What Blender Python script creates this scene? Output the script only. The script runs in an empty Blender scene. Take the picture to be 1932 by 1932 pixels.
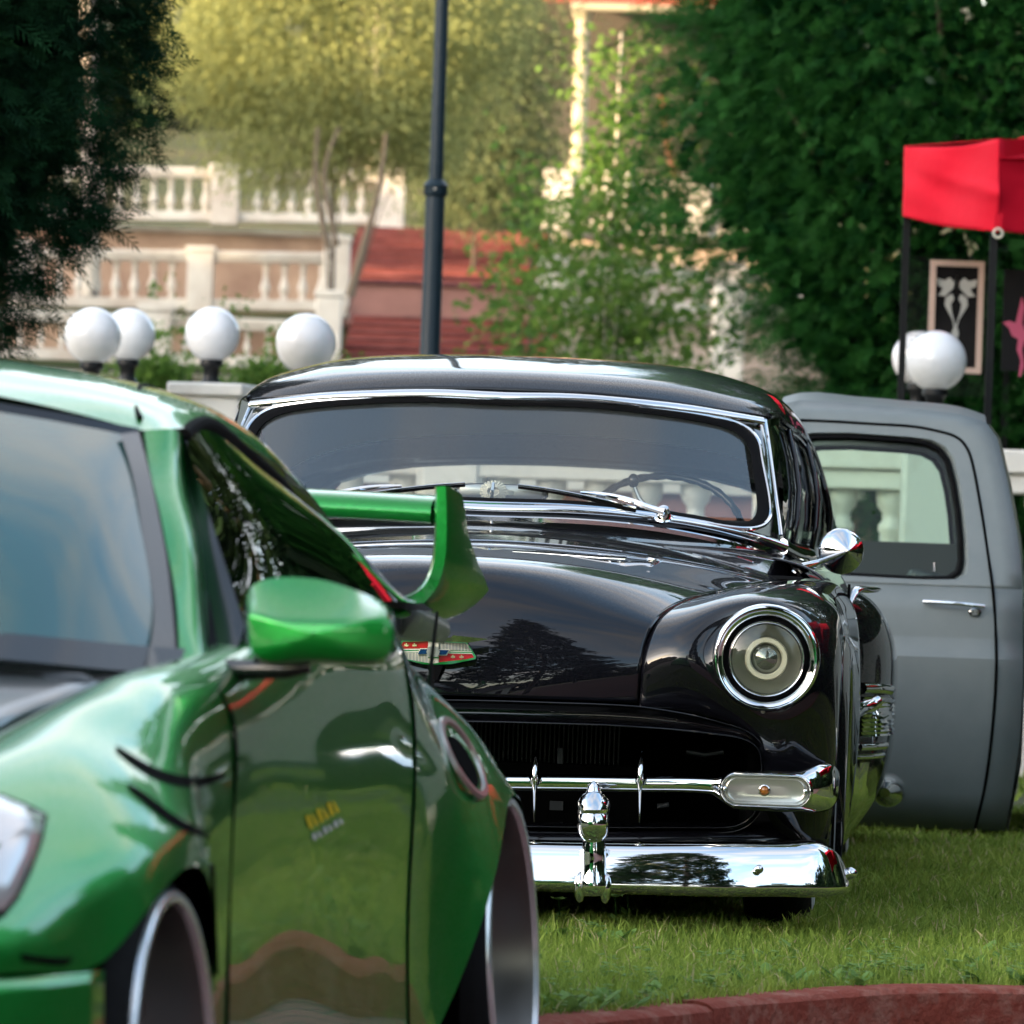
import bpy, bmesh, math, random
import numpy as np
from mathutils import Matrix, Vector, Euler
random.seed(7); rng = np.random.default_rng(11)
R = math.radians
scn = bpy.context.scene; COL = scn.collection
# ------------------------------------------------------------------ camera
F = 10900.0; PITCH = math.atan(114/F); ROLL = R(2.0); CAMZ = 0.80
cam = bpy.data.cameras.new('camera'); camo = bpy.data.objects.new('camera', cam); COL.objects.link(camo)
CM = Matrix.Rotation(math.pi/2+PITCH, 3, 'X') @ Matrix.Rotation(ROLL, 3, 'Z')
camo.matrix_world = Matrix.Translation((0, 0, CAMZ)) @ CM.to_4x4()
cam.sensor_width = 36; cam.lens = F/1932*36; cam.clip_start = .1; cam.clip_end = 1000
cam.dof.use_dof = True; cam.dof.focus_distance = 13.1; cam.dof.aperture_fstop = 9.5; cam.dof.aperture_blades = 9
scn.camera = camo
scn.render.resolution_x = 1024; scn.render.resolution_y = 1024
# ------------------------------------------------------------------ light
SUN_EL, SUN_AZ = R(8.0), R(60)            # low sun, left of and behind the camera
sdir = Vector((-math.sin(SUN_AZ)*math.cos(SUN_EL), -math.cos(SUN_AZ)*math.cos(SUN_EL), math.sin(SUN_EL)))
w = bpy.data.worlds.new('World'); scn.world = w; w.use_nodes = True
nt = w.node_tree; N = nt.nodes; L = nt.links
bg = N['Background']; bg.inputs[1].default_value = 0.15
sky = N.new('ShaderNodeTexSky'); sky.sky_type = 'NISHITA'; sky.sun_disc = False
sky.sun_elevation = SUN_EL; sky.sun_rotation = math.atan2(sdir.x, sdir.y)
sky.air_density = 1.0; sky.dust_density = 1.2; sky.ozone_density = 1.0
tc = N.new('ShaderNodeTexCoord'); mp = N.new('ShaderNodeMapping'); mp.inputs['Scale'].default_value = (1.2, 1.2, 4.2)
nz = N.new('ShaderNodeTexNoise'); nz.inputs['Scale'].default_value = 1.7; nz.inputs['Detail'].default_value = 6; nz.inputs['Roughness'].default_value = .55
cr = N.new('ShaderNodeValToRGB'); cr.color_ramp.elements[0].position = .40; cr.color_ramp.elements[1].position = .66
cr.color_ramp.elements[1].color = (.85, .85, .85, 1)
bw = N.new('ShaderNodeRGBToBW'); mul = N.new('ShaderNodeMix'); mul.data_type = 'RGBA'; mul.blend_type = 'MULTIPLY'; mul.inputs[0].default_value = 1
mul.inputs[7].default_value = (1.75, 1.62, 1.55, 1)
mx = N.new('ShaderNodeMix'); mx.data_type = 'RGBA'
L.new(tc.outputs['Generated'], mp.inputs[0]); L.new(mp.outputs[0], nz.inputs[0]); L.new(nz.outputs[0], cr.inputs[0])
L.new(sky.outputs[0], bw.inputs[0]); L.new(bw.outputs[0], mul.inputs[6]); L.new(cr.outputs[0], mx.inputs[0])
L.new(sky.outputs[0], mx.inputs[6]); L.new(mul.outputs[2], mx.inputs[7]); L.new(mx.outputs[2], bg.inputs[0])
sl = bpy.data.lights.new('sun', 'SUN'); sl.energy = 3.0; sl.angle = R(.6); sl.color = (1, .74, .42)
so = bpy.data.objects.new('sun', sl); COL.objects.link(so); so.rotation_euler = sdir.to_track_quat('Z', 'Y').to_euler()
scn.view_settings.view_transform = 'Standard'; scn.view_settings.look = 'None'
scn.view_settings.exposure = 2.75; scn.view_settings.gamma = 1

# ------------------------------------------------------------------ helpers
def ray(u, v):
    d = CM @ Vector((u-966, 966-v, -F)); return d
def wpt(u, v, Y):
    """point of the place seen at display pixel u,v, Y metres away"""
    d = ray(u, v); t = Y/d.y; return Vector((d.x*t, Y, CAMZ+d.z*t))
class Frame:
    def __init__(s, ox, oy, oz, yaw):
        s.o = Vector((ox, oy, oz)); s.yaw = yaw
        s.inv = Matrix.Rotation(yaw, 3, 'Z')     # object rotated by -yaw about Z
    def loc(s, u, v, k, val):
        a = s.inv @ (Vector((0, 0, CAMZ))-s.o); b = s.inv @ ray(u, v)
        t = (val-a[k])/b[k]; return a+b*t
    def y(s, u, v, y): return tuple(s.loc(u, v, 1, y))
    def x(s, u, v, x): return tuple(s.loc(u, v, 0, x))
def spl(P, n):
    """natural cubic spline operator through the points along axis 0"""
    P = np.asarray(P, float); m = len(P)
    if m == 2: 
        t = np.linspace(0, 1, n+1)[:, None]; return np.hstack([1-t, t])
    d = np.linalg.norm(np.diff(P, axis=0), axis=-1); d = d.reshape(m-1, -1).mean(1)+1e-6
    k = np.concatenate([[0], np.cumsum(d)])
    A = np.zeros((m, m)); B = np.zeros((m, m)); A[0, 0] = A[-1, -1] = 1
    for i in range(1, m-1):
        A[i, i-1] = d[i-1]; A[i, i] = 2*(d[i-1]+d[i]); A[i, i+1] = d[i]
        B[i, i-1] = 6/d[i-1]; B[i, i] = -6/d[i-1]-6/d[i]; B[i, i+1] = 6/d[i]
    M2 = np.linalg.solve(A, B); rows = []
    for i in range(m-1):
        for j in range(n + (i == m-2)):
            x = d[i]*j/n; h = d[i]; a = (h-x)/h; b = x/h; r = np.zeros(m)
            r[i] += a; r[i+1] += b
            r += ((a**3-a)*h*h/6)*M2[i]+((b**3-b)*h*h/6)*M2[i+1]; rows.append(r)
    return np.array(rows)
def curve(P, n=6):
    P = np.asarray(P, float); return spl(P, n) @ P
def curve_c(P, n=6):
    P = np.asarray(P, float); k = min(4, len(P)-1); Q = np.vstack([P[-k:], P, P[:k+1]]); M = spl(Q, n)
    return (M @ Q)[k*n:(k+len(P))*n]
def patch(P, n=6, m=6):
    P = np.asarray(P, float); A = spl(P, n); B = spl(P.transpose(1, 0, 2), m)
    return np.einsum('ij,jkc,lk->ilc', A, P, B)
def mirror_cols(P):
    P = np.asarray(P, float); Q = P[:, :0:-1].copy(); Q[..., 0] *= -1
    return np.concatenate([Q, P], 1)
def mx_(P):
    P = np.array(P, float); P[..., 0] *= -1; return P
def full(pts):
    """mirror an open right half path whose first point lies on the centre line"""
    P = np.asarray(pts, float); Q = P[:0:-1].copy(); Q[:, 0] *= -1; return np.vstack([Q, P])
def norm(a): a = np.asarray(a, float); return a/(np.linalg.norm(a, axis=-1, keepdims=True)+1e-12)
class MB:
    def __init__(s): s.v = []; s.f = []; s.n = 0
    def add(s, V, Fc):
        s.v.append(np.asarray(V, float)); s.f += [tuple(i+s.n for i in f) for f in Fc]; s.n += len(V); return s
    def grid(s, P, cu=False, cv=False):
        P = np.asarray(P); a, b = P.shape[:2]; Fc = []
        for i in range(a if cu else a-1):
            for j in range(b if cv else b-1):
                i2, j2 = (i+1) % a, (j+1) % b; Fc.append((i*b+j, i*b+j2, i2*b+j2, i2*b+j))
        return s.add(P.reshape(-1, 3), Fc)
    def poly(s, V): return s.add(V, [tuple(range(len(V)))])
    def tube(s, path, r, n=8, closed=False, cap=True, sq=1.0, up=None):
        P = np.asarray(path, float); m = len(P); r = np.broadcast_to(r, (m,))
        if closed: t = norm(np.roll(P, -1, 0)-np.roll(P, 1, 0))
        else: t = norm(np.gradient(P, axis=0))
        a = np.array([0, 0, 1.]) if up is None else np.asarray(up, float)
        if up is None and abs(t[0] @ a) > .9: a = np.array([1., 0, 0])
        rings = []
        for i in range(m):
            bb = norm(a-(a @ t[i])*t[i]); cc = np.cross(t[i], bb)
            if up is None: a = bb
            an = np.arange(n)/n*2*math.pi
            rings.append(P[i]+r[i]*(np.cos(an)[:, None]*bb*sq+np.sin(an)[:, None]*cc))
        b0 = s.n; s.grid(np.array(rings), cu=closed, cv=True)
        if cap and not closed: s.f.append(tuple(b0+i for i in range(n))[::-1]); s.f.append(tuple(b0+(m-1)*n+i for i in range(n)))
        return s
    def sweep(s, path, prof, up, closed=False, sc=None, cp=True):
        """profile points (a,b): a along up, b along side"""
        P = np.asarray(path, float); m = len(P)
        t = norm(np.roll(P, -1, 0)-np.roll(P, 1, 0)) if closed else norm(np.gradient(P, axis=0))
        up = np.broadcast_to(np.asarray(up, float), (m, 3)); sc = np.ones(m) if sc is None else np.broadcast_to(sc, (m,))
        pr = np.asarray(prof, float); rings = []
        for i in range(m):
            b = norm(up[i]-(up[i] @ t[i])*t[i]); c = np.cross(t[i], b)
            rings.append(P[i]+sc[i]*(pr[:, :1]*b+pr[:, 1:]*c))
        b0 = s.n; s.grid(np.array(rings), cu=closed, cv=cp)
        if cp and not closed:
            n = len(pr); s.f.append(tuple(b0+i for i in range(n))[::-1]); s.f.append(tuple(b0+(m-1)*n+i for i in range(n)))
        return s
    def lathe(s, prof, c=(0, 0, 0), ax=(0, 0, 1), n=24, sx=1, sy=1, up=None):
        ax = norm(ax); a = np.array([0, 0, 1.]) if up is None else np.asarray(up, float)
        if abs(ax @ norm(a)) > .95: a = np.array([1., 0, 0])
        e1 = norm(a-(a @ ax)*ax); e2 = np.cross(ax, e1); an = np.arange(n)/n*2*math.pi; G = []
        for r, h in prof:
            G.append(np.asarray(c)+ax*h+r*(np.cos(an)[:, None]*e1*sy+np.sin(an)[:, None]*e2*sx))
        return s.grid(np.array(G), cv=True)
    def box(s, c, d, rz=0, rot=None, bev=0):
        x, y, z = [q/2 for q in d]; c = np.asarray(c, float)
        V = np.array([(i*x, j*y, k*z) for i in (-1, 1) for j in (-1, 1) for k in (-1, 1)])
        if rot is None: rot = np.array(Matrix.Rotation(rz, 3, 'Z'))
        return s.add(V @ np.asarray(rot).T+c, [(0, 1, 3, 2), (4, 6, 7, 5), (0, 4, 5, 1), (2, 3, 7, 6), (0, 2, 6, 4), (1, 5, 7, 3)])
    def prism(s, V, off):
        V = np.asarray(V, float); n = len(V); W = V+np.asarray(off, float)
        return s.add(np.vstack([V, W]), [tuple(range(n))[::-1], tuple(range(n, 2*n))]+[(i, (i+1) % n, n+(i+1) % n, n+i) for i in range(n)])
    def ball(s, c, r, n=12, m=8, sc=(1, 1, 1)):
        G = [[(np.asarray(c)+np.asarray(sc)*r*np.array((math.sin(a)*math.cos(b), math.sin(a)*math.sin(b), math.cos(a)))) for b in np.arange(n)/n*2*math.pi] for a in np.linspace(.02, math.pi-.02, m)]
        return s.grid(np.array(G), cv=True)
    def mesh(s, name, smooth=35):
        me = bpy.data.meshes.new(name); V = np.vstack(s.v); me.from_pydata(V.tolist(), [], s.f)
        bm = bmesh.new(); bm.from_mesh(me); bmesh.ops.recalc_face_normals(bm, faces=bm.faces); bm.to_mesh(me); bm.free()
        if smooth:
            me.polygons.foreach_set('use_smooth', [True]*len(me.polygons)); me.set_sharp_from_angle(angle=R(smooth))
        return me
    def build(s, name, mat, parent=None, smooth=35, bev=0, solid=0, **kw):
        me = s.mesh(name, smooth); me.materials.append(mat); o = bpy.data.objects.new(name, me); COL.objects.link(o)
        if parent is not None: o.parent = parent
        if solid: md = o.modifiers.new('thickness', 'SOLIDIFY'); md.thickness = solid; md.offset = 0
        if bev: md = o.modifiers.new('edge', 'BEVEL'); md.width = bev; md.segments = 2; md.limit_method = 'ANGLE'; md.angle_limit = R(40)
        for k, v in kw.items(): o[k] = v
        return o
def thing(name, label, cat, loc=(0, 0, 0), rz=0, group=None):
    o = bpy.data.objects.new(name, None); COL.objects.link(o); o.location = loc; o.rotation_euler = (0, 0, rz); o.empty_display_size = .1
    o['label'] = label; o['category'] = cat
    if group: o['group'] = group
    return o
def tag(o, label=None, cat=None, group=None, kind=None):
    for k, v in (('label', label), ('category', cat), ('group', group), ('kind', kind)):
        if v: o[k] = v
    return o
def np_mesh(name, V, quads, mat, parent=None, tone=None, smooth=False):
    V = np.asarray(V, np.float32); Q = np.asarray(quads, np.int32); me = bpy.data.meshes.new(name); k = Q.shape[1]
    me.vertices.add(len(V)); me.vertices.foreach_set('co', V.ravel())
    me.loops.add(Q.size); me.loops.foreach_set('vertex_index', Q.ravel())
    me.polygons.add(len(Q)); me.polygons.foreach_set('loop_start', np.arange(0, Q.size, k, dtype=np.int32))
    if smooth: me.polygons.foreach_set('use_smooth', np.ones(len(Q), bool))
    if tone is not None:
        at = me.attributes.new('tone', 'FLOAT', 'POINT'); at.data.foreach_set('value', np.asarray(tone, np.float32))
    me.update(calc_edges=True); me.materials.append(mat)
    o = bpy.data.objects.new(name, me); COL.objects.link(o)
    if parent is not None: o.parent = parent
    return o
# ------------------------------------------------------------------ materials
def mat(name, col, rough=.5, metal=0, coat=0, coatr=.03, spec=.5, noise=None, bump=None, flake=0, emit=None, sheen=0, trans=0, sub=0):
    m = bpy.data.materials.new(name); m.use_nodes = True; t = m.node_tree; b = t.nodes['Principled BSDF']; l = t.links
    b.inputs['Base Color'].default_value = (*col, 1); b.inputs['Roughness'].default_value = rough; b.inputs['Metallic'].default_value = metal
    b.inputs['Coat Weight'].default_value = coat; b.inputs['Coat Roughness'].default_value = coatr; b.inputs['Specular IOR Level'].default_value = spec
    if sub: b.inputs['Subsurface Weight'].default_value = sub; b.inputs['Subsurface Radius'].default_value = (.05, .04, .03)
    c = t.nodes.new('ShaderNodeTexCoord')
    if noise:
        sc, c2, lo, hi = noise[:4]
        n = t.nodes.new('ShaderNodeTexNoise'); n.inputs['Scale'].default_value = sc; n.inputs['Detail'].default_value = 8; n.inputs['Roughness'].default_value = .65
        r = t.nodes.new('ShaderNodeValToRGB'); r.color_ramp.elements[0].position = lo; r.color_ramp.elements[1].position = hi
        r.color_ramp.elements[0].color = (*col, 1); r.color_ramp.elements[1].color = (*c2, 1)
        l.new(c.outputs['Object'], n.inputs[0]); l.new(n.outputs[0], r.inputs[0]); l.new(r.outputs[0], b.inputs['Base Color'])
    if bump:
        n2 = t.nodes.new('ShaderNodeTexNoise'); n2.inputs['Scale'].default_value = bump[0]; n2.inputs['Detail'].default_value = 6
        bp = t.nodes.new('ShaderNodeBump'); bp.inputs['Strength'].default_value = bump[1]; bp.inputs['Distance'].default_value = .01
        l.new(c.outputs['Object'], n2.inputs[0]); l.new(n2.outputs[0], bp.inputs['Height']); l.new(bp.outputs[0], b.inputs['Normal'])
    if flake:
        vn = t.nodes.new('ShaderNodeTexVoronoi'); vn.inputs['Scale'].default_value = 900
        r2 = t.nodes.new('ShaderNodeMapRange'); r2.inputs[1].default_value = 0; r2.inputs[2].default_value = 1; r2.inputs[3].default_value = 0; r2.inputs[4].default_value = 1
        nm = t.nodes.new('ShaderNodeVectorMath'); nm.operation = 'MULTIPLY_ADD'; nm.inputs[1].default_value = (flake,)*3; nm.inputs[2].default_value = (0, 0, 0)
        sb = t.nodes.new('ShaderNodeVectorMath'); sb.operation = 'SUBTRACT'; sb.inputs[1].default_value = (.5, .5, .5)
        g = t.nodes.new('ShaderNodeNewGeometry'); ad = t.nodes.new('ShaderNodeVectorMath'); ad.operation = 'ADD'
        no = t.nodes.new('ShaderNodeVectorMath'); no.operation = 'NORMALIZE'
        l.new(c.outputs['Object'], vn.inputs[0]); l.new(vn.outputs['Color'], sb.inputs[0]); l.new(sb.outputs[0], nm.inputs[0])
        l.new(g.outputs['Normal'], ad.inputs[0]); l.new(nm.outputs[0], ad.inputs[1]); l.new(ad.outputs[0], no.inputs[0]); l.new(no.outputs[0], b.inputs['Normal'])
        l.new(g.outputs['Normal'], b.inputs['Coat Normal'])
    return m
def glass(name, tint, ior=1.5, boost=1.0, rough=0.0, haze=None):
    m = bpy.data.materials.new(name); m.use_nodes = True; t = m.node_tree; t.nodes.clear(); l = t.links
    o = t.nodes.new('ShaderNodeOutputMaterial'); a = t.nodes.new('ShaderNodeBsdfTransparent'); a.inputs[0].default_value = (*tint, 1)
    g = t.nodes.new('ShaderNodeBsdfGlossy'); g.inputs['Roughness'].default_value = rough; g.inputs[0].default_value = (1, 1, 1, 1)
    f = t.nodes.new('ShaderNodeLayerWeight'); f.inputs[0].default_value = .5    # Schlick reflectance from the facing ratio
    pw = t.nodes.new('ShaderNodeMath'); pw.operation = 'POWER'; pw.inputs[1].default_value = 5
    mu = t.nodes.new('ShaderNodeMath'); mu.operation = 'MULTIPLY_ADD'; mu.inputs[1].default_value = .94; mu.inputs[2].default_value = ((ior-1)/(ior+1))**2*boost; mu.use_clamp = True
    x = t.nodes.new('ShaderNodeMixShader'); l.new(f.outputs['Facing'], pw.inputs[0]); l.new(pw.outputs[0], mu.inputs[0]); l.new(mu.outputs[0], x.inputs[0])
    base = a.outputs[0]
    if haze:
        d = t.nodes.new('ShaderNodeBsdfDiffuse'); d.inputs[0].default_value = (*haze[0], 1); x2 = t.nodes.new('ShaderNodeMixShader'); x2.inputs[0].default_value = haze[1]
        l.new(a.outputs[0], x2.inputs[1]); l.new(d.outputs[0], x2.inputs[2]); base = x2.outputs[0]
    l.new(base, x.inputs[1]); l.new(g.outputs[0], x.inputs[2]); l.new(x.outputs[0], o.inputs[0]); return m
def leafmat(name, c1, c2, c3=None, trans=.35, rough=.55):
    m = bpy.data.materials.new(name); m.use_nodes = True; t = m.node_tree; t.nodes.clear(); l = t.links
    o = t.nodes.new('ShaderNodeOutputMaterial'); p = t.nodes.new('ShaderNodeBsdfPrincipled'); p.inputs['Roughness'].default_value = rough
    p.inputs['Specular IOR Level'].default_value = .08
    tr = t.nodes.new('ShaderNodeBsdfTranslucent'); at = t.nodes.new('ShaderNodeAttribute'); at.attribute_name = 'tone'
    r = t.nodes.new('ShaderNodeValToRGB'); e = r.color_ramp.elements; e[0].color = (*c1, 1); e[1].color = (*c2, 1); e[1].position = .8
    if c3: q = e.new(1.0); q.color = (*c3, 1)
    x = t.nodes.new('ShaderNodeMixShader'); x.inputs[0].default_value = trans
    l.new(at.outputs['Fac'], r.inputs[0]); l.new(r.outputs[0], p.inputs['Base Color']); l.new(r.outputs[0], tr.inputs[0])
    l.new(p.outputs[0], x.inputs[1]); l.new(tr.outputs[0], x.inputs[2]); l.new(x.outputs[0], o.inputs[0]); return m
M = {}
M['black'] = mat('black_paint', (.0035, .0035, .0055), .38, .0, 1.0, .012, .04, flake=.3)
M['chrome'] = mat('chrome', (.78, .79, .80), .035, 1)
M['dchrome'] = mat('dark_chrome', (.30, .31, .31), .08, 1)
M['satin'] = mat('satin_metal', (.42, .41, .38), .32, 1)
M['rubber'] = mat('black_rubber', (.003, .003, .0035), .8, spec=.08)
M['projector'] = mat('projector_lens_glass', (.20, .21, .19), .10, .7, 1)
M['tyre'] = mat('tyre_rubber', (.005, .005, .0055), .8, spec=.2, bump=(60, .2))
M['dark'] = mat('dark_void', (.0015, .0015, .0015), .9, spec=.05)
M['whitewall'] = mat('whitewall', (.55, .57, .6), .5)
M['green'] = mat('green_paint', (.006, .26, .03), .34, .72, 1.0, .02, flake=.25)
M['gloss'] = mat('piano_black', (.005, .005, .006), .25, 0, .2)
M['carbon'] = mat('dark_hood_film', (.045, .055, .06), .3, .1, .7, .05)
M['primer'] = mat('grey_satin_paint', (.125, .150, .153), .42, 0, .15, .3, noise=(3.5, (.160, .184, .184), .35, .7), bump=(250, .04))
M['headliner'] = mat('headliner_cloth', (.74, .75, .74), .9, bump=(120, .15))
M['seat'] = mat('seat_vinyl', (.22, .24, .23), .5)
M['dash'] = mat('dash_paint', (.02, .024, .028), .5)
M['red'] = mat('canopy_red', (.60, .004, .022), .7, 0, 0, .4, .15, bump=(9, .5), sub=0)
M['red_enamel'] = mat('red_enamel', (.50, .006, .015), .12, 0, .8)
M['blue_enamel'] = mat('blue_enamel', (.005, .03, .10), .12, 0, .8)
M['ivory'] = mat('ivory_trim', (.62, .58, .46), .35)
M['gold'] = mat('gold_trim', (.75, .62, .35), .25, .7)
M['lens'] = mat('lamp_lens', (.42, .42, .37), .18, .6, .5)
M['amber'] = mat('amber_glass', (.35, .12, .02), .15, 0, .8)
M['reflector'] = mat('reflector', (.46, .46, .42), .30, .9)
M['wsglass'] = glass('windscreen_glass', (.95, .98, .96), 1.5, 2.3, 0, ((.36, .39, .39), .07))
M['sglass'] = glass('side_glass', (.30, .36, .34), 1.5, 1.3)
M['trglass'] = glass('truck_glass', (.80, .93, .84), 1.45, .8)
M['gglass'] = glass('tinted_windscreen', (.10, .17, .17), 1.5, 2.6, .02, ((.05, .19, .18), .38))
M['pglass'] = glass('privacy_glass', (.03, .04, .035), 1.52, 2.2)
M['clear'] = glass('clear_glass', (.88, .90, .84), 1.5, 1.0)
M['globe'] = mat('opal_globe', (.84, .83, .84), .16, 0, .5, .05, noise=(9, (.72, .71, .70), .5, .8))
M['iron'] = mat('black_iron', (.0025, .003, .0035), .45, spec=.3)
M['pole'] = mat('pole_paint', (.010, .022, .032), .45, spec=.3)
M['plaster'] = mat('white_plaster', (.70, .68, .63), .8, noise=(3, (.48, .42, .36), .5, .85), bump=(30, .4))
M['oldplaster'] = mat('weathered_plaster', (.66, .60, .52), .85, noise=(1.3, (.42, .32, .25), .44, .78), bump=(14, .5))
M['ochre'] = mat('ochre_wall', (.50, .34, .24), .9, noise=(.9, (.24, .14, .10), .35, .75), bump=(6, .6))
M['pink'] = mat('pink_render', (.36, .17, .14), .85, noise=(1.5, (.25, .12, .10), .4, .7), bump=(10, .4))
M['brick'] = mat('red_brick', (.27, .062, .045), .8, noise=(2.2, (.24, .045, .035), .35, .75), bump=(40, .5))
M['brickd'] = mat('dark_red_tread', (.09, .025, .028), .85, noise=(3, (.30, .10, .09), .4, .7))
M['frame'] = mat('pale_wood', (.55, .40, .33), .6)
M['board'] = mat('black_board', (.003, .003, .004), .6, spec=.2)
M['ornw'] = mat('ornament_pale', (.45, .45, .42), .6)
M['ornp'] = mat('ornament_pink', (.45, .07, .14), .6)
M['cream'] = mat('cream_post', (.36, .31, .21), .7)
M['roofred'] = mat('red_roof', (.30, .05, .035), .7)
M['stem'] = mat('willow_bark', (.15, .11, .075), .9, bump=(20, .8))
M['bark'] = mat('bark', (.09, .065, .045), .9, bump=(20, .8))
M['barkr'] = mat('reddish_bark', (.26, .10, .04), .9, bump=(20, .8))
M['birch'] = mat('birch_bark', (.55, .48, .40), .8, noise=(7, (.10, .08, .07), .5, .62))
M['kerb'] = mat('red_kerb_paint', (.23, .050, .032), .9, noise=(14, (.32, .15, .11), .48, .70), bump=(55, 1.0), spec=.2)
M['stone'] = mat('pale_pink_stone', (.58, .47, .40), .9, noise=(1.6, (.42, .29, .23), .4, .7), bump=(8, .6))
M['barrel'] = mat('rim_barrel_metal', (.17, .165, .155), .32, .95)
M['spoke'] = mat('rim_alloy', (.32, .32, .31), .3, .9)
M['lip'] = mat('polished_lip', (.75, .78, .80), .22, .8)
M['hl'] = mat('headlight_lens', (.55, .52, .52), .15, .2, .8)
M['yel'] = mat('yellow_marks', (.75, .55, .01), .4)
M['whi'] = mat('white_marks', (.6, .62, .58), .4)
M['plate'] = mat('plate_white', (.62, .62, .60), .4)
# ================================================================== ground
p0 = wpt(819, 1228, 12.8)
def wz(u, v, z):
    d = ray(u, v); t = (z-CAMZ)/d.z; return Vector((d.x*t, d.y*t, z))
kpts = [(-14, 6.6), (-6, 7.6), (-2.2, 8.9), (-.8, 9.55)]+[tuple(wz(u, v, .01)[:2]) for u, v in ((1040,1933),(1160,1922),(1297,1905),(1420,1890),(1540,1882),(1640,1877),(1800,1875),(1932,1874))]+[(1.6, 11.75), (3.2, 12.2), (6, 12.6), (14, 13.2)]
kc = np.array([(x, y, 0) for x, y in curve(kpts, 6)]); kl = np.concatenate([[0], np.cumsum(np.linalg.norm(np.diff(kc, axis=0), axis=1))]); kq = np.arange(0, kl[-1], .125); kc = np.stack([np.interp(kq, kl, kc[:, i]) for i in range(3)], 1); kt = norm(np.gradient(kc, axis=0)); kn = np.stack([-kt[:, 1], kt[:, 0], 0*kt[:, 0]], 1)
def hill(y, x=0): 
    return float(np.interp(y, [0, 40, 58, 61.9, 62.4, 68.3, 68.6, 75.3, 75.7, 80, 120, 200], [0, 0, 1.2, 2.0, 2.85, 2.9, 3.7, 3.75, 5.15, 5.3, 13, 20]))
def paver_mat():
    m = mat('brick_paving', (.20, .085, .07), .8, bump=(60, .3)); t = m.node_tree; l = t.links; b = t.nodes['Principled BSDF']
    c = t.nodes.new('ShaderNodeTexCoord'); k = t.nodes.new('ShaderNodeTexBrick'); k.inputs['Scale'].default_value = 2.4; k.inputs['Mortar Size'].default_value = .02
    k.inputs['Color1'].default_value = (.24, .10, .085, 1); k.inputs['Color2'].default_value = (.15, .075, .065, 1); k.inputs['Mortar'].default_value = (.06, .045, .04, 1)
    l.new(c.outputs['Object'], k.inputs[0]); l.new(k.outputs[0], b.inputs['Base Color']); return m
M['paver'] = paver_mat()
M['soil'] = mat('lawn_soil', (.035, .05, .014), .95, noise=(2.0, (.07, .075, .025), .35, .7), bump=(25, .6))
M['hill'] = mat('hill_grass', (.035, .05, .018), .95, noise=(.5, (.10, .085, .04), .4, .7))
rowsL = []
bk = kc+kn*.11
for f_ in (0, .02, .06, .15, .3, .5, .75, 1.0):
    r = []
    for p in bk: y = p[1]+(40-p[1])*f_; x = p[0]*(1+f_*.0); r.append((x, y, .0+(.012*math.sin(x*2.1+y*1.3) if 0 < f_ < 1 else 0)))
    rowsL.append(r)
MB().grid(np.array(rowsL)).build('lawn', M['soil'], None, 60, kind='structure')
MB().grid(np.array([[(x, y, hill(y)-.004+.25*math.sin(x*.7+y*.4)*(y > 45)*(y < 58)) for x in np.linspace(-60, 60, 41)] for y in [40, 45, 50, 55, 58, 60, 61.9, 62.4, 66, 68.3, 68.6, 72, 75.3, 75.7, 80, 90, 105, 130, 200]])).build('hillside', M['hill'], None, 60, kind='structure')
fr_ = kc-kn*.005
MB().grid(np.array([[(p[0], p[1], -.055) for p in fr_]]+[[(p[0], y, z) for p in fr_] for y, z in ((6.0, -.125), (0, -.16), (-30, -.16))])).build('paving', M['paver'], None, 60, kind='structure')
MB().grid(np.array([[(-160, y, -.17), (160, y, -.17)] for y in (-200, -60, -29.9)])).build('far_meadow', M['hill'], None, 0, kind='structure')
for s in (-1, 1): MB().grid(np.array([[(s*14.0, y, -.165), (s*160, y, -.165)] for y in (-30, 10, 40)])).build('side_meadow', M['hill'], None, 0, kind='structure')
kb = thing('kerb', 'low red painted kerb along the edge of the grass', 'kerb'); kb['kind'] = 'structure'; del kb['category'], kb['label']
segs = list(range(3, len(kc)-1, 8)); jr = random.Random(4)
for a in segs:
    i = slice(a, min(a+9, len(kc))); P = kc[i].copy()
    if len(P) < 2: continue
    L_ = np.linalg.norm(P[-1]-P[0]); g_ = .006/max(L_, .1); P[0] = P[0]*(1-g_)+P[1]*g_; P[-1] = P[-1]*(1-g_)+P[-2]*g_
    dz = jr.uniform(-.004, .004); P = curve(P, 2); P[:, 2] += dz+.004*np.sin(P[:, 0]*9)
    MB().sweep(P, [(.012, -.012), (.016, -.03), (.015, -.10), (.008, -.125), (-.22, -.125), (-.22, .004), (-.03, .004), (.004, .0)], (0, 0, 1)).build('kerb_stone', M['kerb'], kb, 30)
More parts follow.
